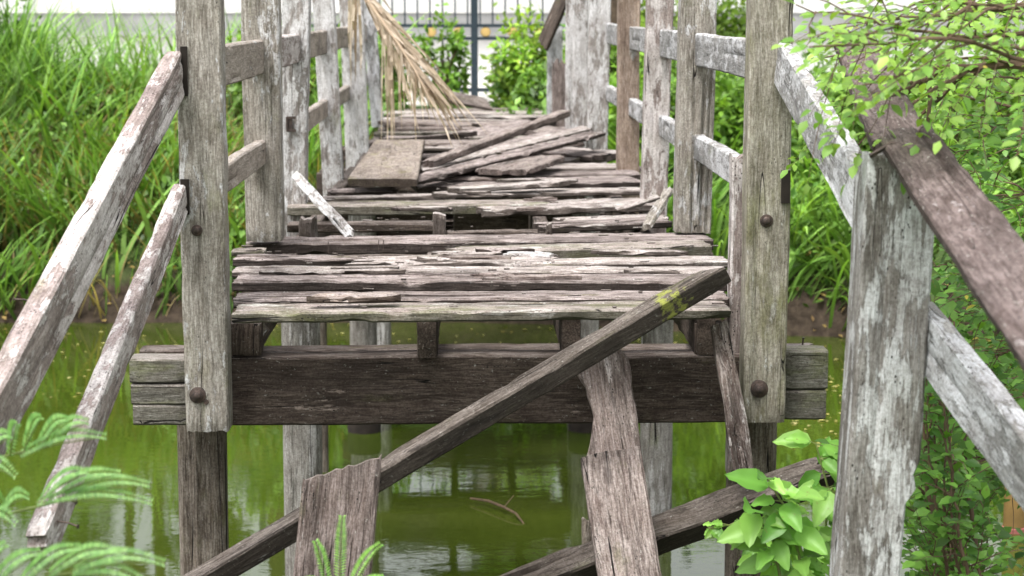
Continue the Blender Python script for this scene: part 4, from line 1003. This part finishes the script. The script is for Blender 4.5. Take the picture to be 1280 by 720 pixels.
def bigleaves(name, P, D, N, L_, asp, cols, parent):
    """ovate leaves with a folded midrib, curved tip: finer outline than the small ones"""
    V = []; Fc = []; Cs = []
    for p, d, nn, L, c in zip(P, D, N, L_, cols):
        d = d.normalized(); z = (nn-d*nn.dot(d)).normalized(); x = d.cross(z); K = 8; b = len(V); cu = rb.uniform(.1, .45)
        for i in range(K+1):
            t = i/K; wv = L*asp*.5*(math.sin(math.pi*t**.8)**.8 if 0 < t < 1 else .0)*(1-.25*t)
            c0 = p + d*L*t - z*(cu*L*t*t)
            for s_ in (-1, -.5, 0, .5, 1): V.append(c0 + x*wv*s_ + z*(abs(s_)*wv*.35 + .004*math.sin(t*20)*abs(s_))); Cs.append((*[q*(1.15 if s_ == 0 else 1) for q in c], 1))
        for i in range(K):
            for j in range(4): a = b+i*5+j; Fc.append((a, a+1, a+6, a+5))
    me = bpy.data.meshes.new(name); inv = WM[parent].inverted(); me.from_pydata([tuple(inv @ v) for v in V], [], Fc); me.update()
    me.polygons.foreach_set('use_smooth', [True]*len(me.polygons))
    ca = me.color_attributes.new('leafcol', 'FLOAT_COLOR', 'POINT'); ca.data.foreach_set('color', np.array(Cs).reshape(-1))
    return link(name, me, M['leaf'], parent, WM[parent])
bigleaves('leaves', P, D, N, Ls, .62, [tuple(v) for v in rcol(n, (.09,.24,.03), (.27,.48,.10), .4)], pl)

# ---------------------------------------------------------------- feathery mimosa leaves, lower left
def feather(pos0, pos1, npairs, leng, seed, Cs, curvez=.02):
    """one pinna: rachis from pos0 to pos1 with paired narrow leaflets"""
    rr = random.Random(seed); ax = pos1-pos0; d = ax.normalized(); side = d.cross(Vector((.1, -.8, .6))).normalized()
    out_ = []
    for i in range(npairs):
        t = (i+.5)/npairs; p = pos0+ax*t+Vector((0, 0, curvez*math.sin(t*3.14)))
        for s_ in (-1, 1):
            out_.append((p, side*s_+d*.45+Vector((0, rr.uniform(-.1, .1), 0)), Vector((0, -.6, .8)), leng*(.75+.5*math.sin(math.pi*min(1, t+.12)))))
    return out_
def mimosa(name, label, ctrl, Y, pinnae, leng, seed, cols, group=None):
    Y *= 1.35
    root = empty(name, U(*ctrl[0], Y)); tag(root, label, 'fern leaf', group); rr = random.Random(seed)
    pts = [U(a, b, Y) for a, b in ctrl]; mb = MB(); mb.tube([curve(pts, i/8) for i in range(9)], [.004-.0003*i for i in range(9)], 6)
    L = []
    for (b0, b1) in pinnae:
        a = U(*b0, Y); b = U(*b1, Y-.05); mb.tube([a, (a+b)/2+Vector((0, 0, .004)), b], [.0016, .0013, .0008], 5); L += feather(a, b, max(8, int((b-a).length/.0052)), leng, rr.randrange(999), cols)
    mb.build('stalk', M['greentwig'], root, WM[root])
    n = len(L); leaves('leaflets', tov([l[0] for l in L]), tov([l[1] for l in L]), tov([l[2] for l in L]), np.array([l[3] for l in L]), np.array([l[3]*.34 for l in L]), rcol(n, *cols, .15), M['leaf'], root, True, WM[root])
MC = ((.13,.30,.07), (.26,.46,.14))
mimosa('feathery_leaf', 'feathery compound leaf uppermost at the left edge, over the sloping rails', [(-60, 585), (0, 572), (60, 556)], 2.6, [((24, 568), (132, 546)), ((30, 562), (52, 522)), ((45, 562), (84, 524)), ((12, 570), (22, 530)), ((-30, 580), (20, 596)), ((-20, 575), (14, 545)), ((60, 556), (110, 528))], .0125, 3, MC)
mimosa('feathery_leaf', 'wide feathery leaf in the middle of the left edge, above the water', [(-60, 660), (20, 640), (80, 625), (110, 615)], 2.6, [((45, 628), (190, 628)), ((60, 622), (150, 592)), ((80, 622), (186, 606)), ((50, 625), (110, 590)), ((10, 640), (-30, 610)), ((0, 640), (36, 622)), ((-20, 648), (20, 656))], .0125, 4, MC)
mimosa('feathery_leaf', 'broad feathery spray filling the bottom left corner', [(-80, 790), (0, 745), (80, 715), (150, 715)], 2.3, [((-20, 745), (50, 690)), ((20, 735), (100, 684)), ((60, 718), (150, 690)), ((90, 712), (205, 704)), ((90, 715), (190, 735)), ((-40, 750), (8, 680))], .0125, 5, MC)
MC = ((.2,.44,.08), (.36,.6,.16))
mimosa('fern_sprig', 'small fern sprig rising at the bottom before the broken plank', [(425, 800), (424, 740), (430, 720)], 3.0, [((424, 740), (428, 645)), ((412, 745), (394, 676)), ((432, 748), (476, 680)), ((436, 760), (480, 722)), ((410, 760), (380, 725))], .0125, 6, MC)

# ---------------------------------------------------------------- small things on the pond
mb = MB(); pts = [G(588, 623, .02), G(610, 626, .03), G(630, 634, .03), G(645, 642, .025), G(655, 655, .0)]
mb.tube(pts, [.005, .007, .007, .006, .004], 6); mb.tube([pts[2], pts[2]+Vector((.05, .15, .02))], [.003, .002], 5)
tag(mb.build('floating_twig', M['dead'] if 'dead' in M else M['twig'], None, Matrix.Translation(pts[0])), 'thin bent twig floating on the green water', 'twig')
n = 260; P = []
while len(P) < n:
    q = rng.random()
    if q < .35: p = G(rng.uniform(985, 1060), rng.uniform(445, 560)**1, .006)
    elif q < .75: p = G(rng.uniform(290, 915), rng.uniform(402, 440), .006)
    else: p = G(rng.uniform(0, 230), rng.uniform(385, 520), .006)
    if hgt(p.x, p.y) > -.03: continue
    P.append(tuple(p))
P = np.array(P); dd = rng.normal(size=(n, 3)); dd[:, 2] = 0; L_ = rng.uniform(.015, .05, n)
o = leaves('floating_leaves', P, dd, np.tile([0, 0, 1.], (n, 1)), L_, L_*.6, rcol(n, (.35,.3,.08), (.6,.55,.25), .3), M['dry'], None, True); tag(o, 'small fallen yellow leaves floating on the pond', 'leaves', None, 'stuff')
# leaf litter and roots on the mud
n = 700; P = []
while len(P) < n:
    x = rng.uniform(-6, 5); y = rng.uniform(14, 16.6); z = hgt(x, y)
    if .0 < z < .6: P.append((x, y, z+.02))
P = np.array(P); dd = rng.normal(size=(n, 3)); dd[:, 2] *= .3; L_ = rng.uniform(.03, .09, n)
tag(leaves('leaf_litter', P, dd, np.tile([0, -.3, 1.], (n, 1))+rng.normal(size=(n, 3))*.3, L_, L_*.5, rcol(n, (.16,.10,.05), (.5,.36,.12), .3), M['dry'], None, True), 'fallen brown and yellow leaves on the muddy bank', 'leaves', None, 'stuff')
mp = empty('stand_in_post', U(1264, 680, 9)); tag(mp, 'short red and ochre stand-in post for an unidentified coloured patch behind the right shrub', 'post')
a = U(1266, 690, 9);  # post stands in for an unidentified red and yellow patch
mb = MB(); mb.tube([a+Vector((0, 0, -.3)), a+Vector((0, 0, .12)), a+Vector((0, 0, .125))], [.055, .055, .045], 14); mb.build('lower_band', M['palette'], mp, Matrix.Translation(a))
mb = MB(); mb.tube([a+Vector((0, 0, .126)), a+Vector((0, 0, .33)), a+Vector((0, 0, .35))], [.05, .048, .03], 14); mb.build('upper_band', M['yellow'], mp, Matrix.Translation(a))
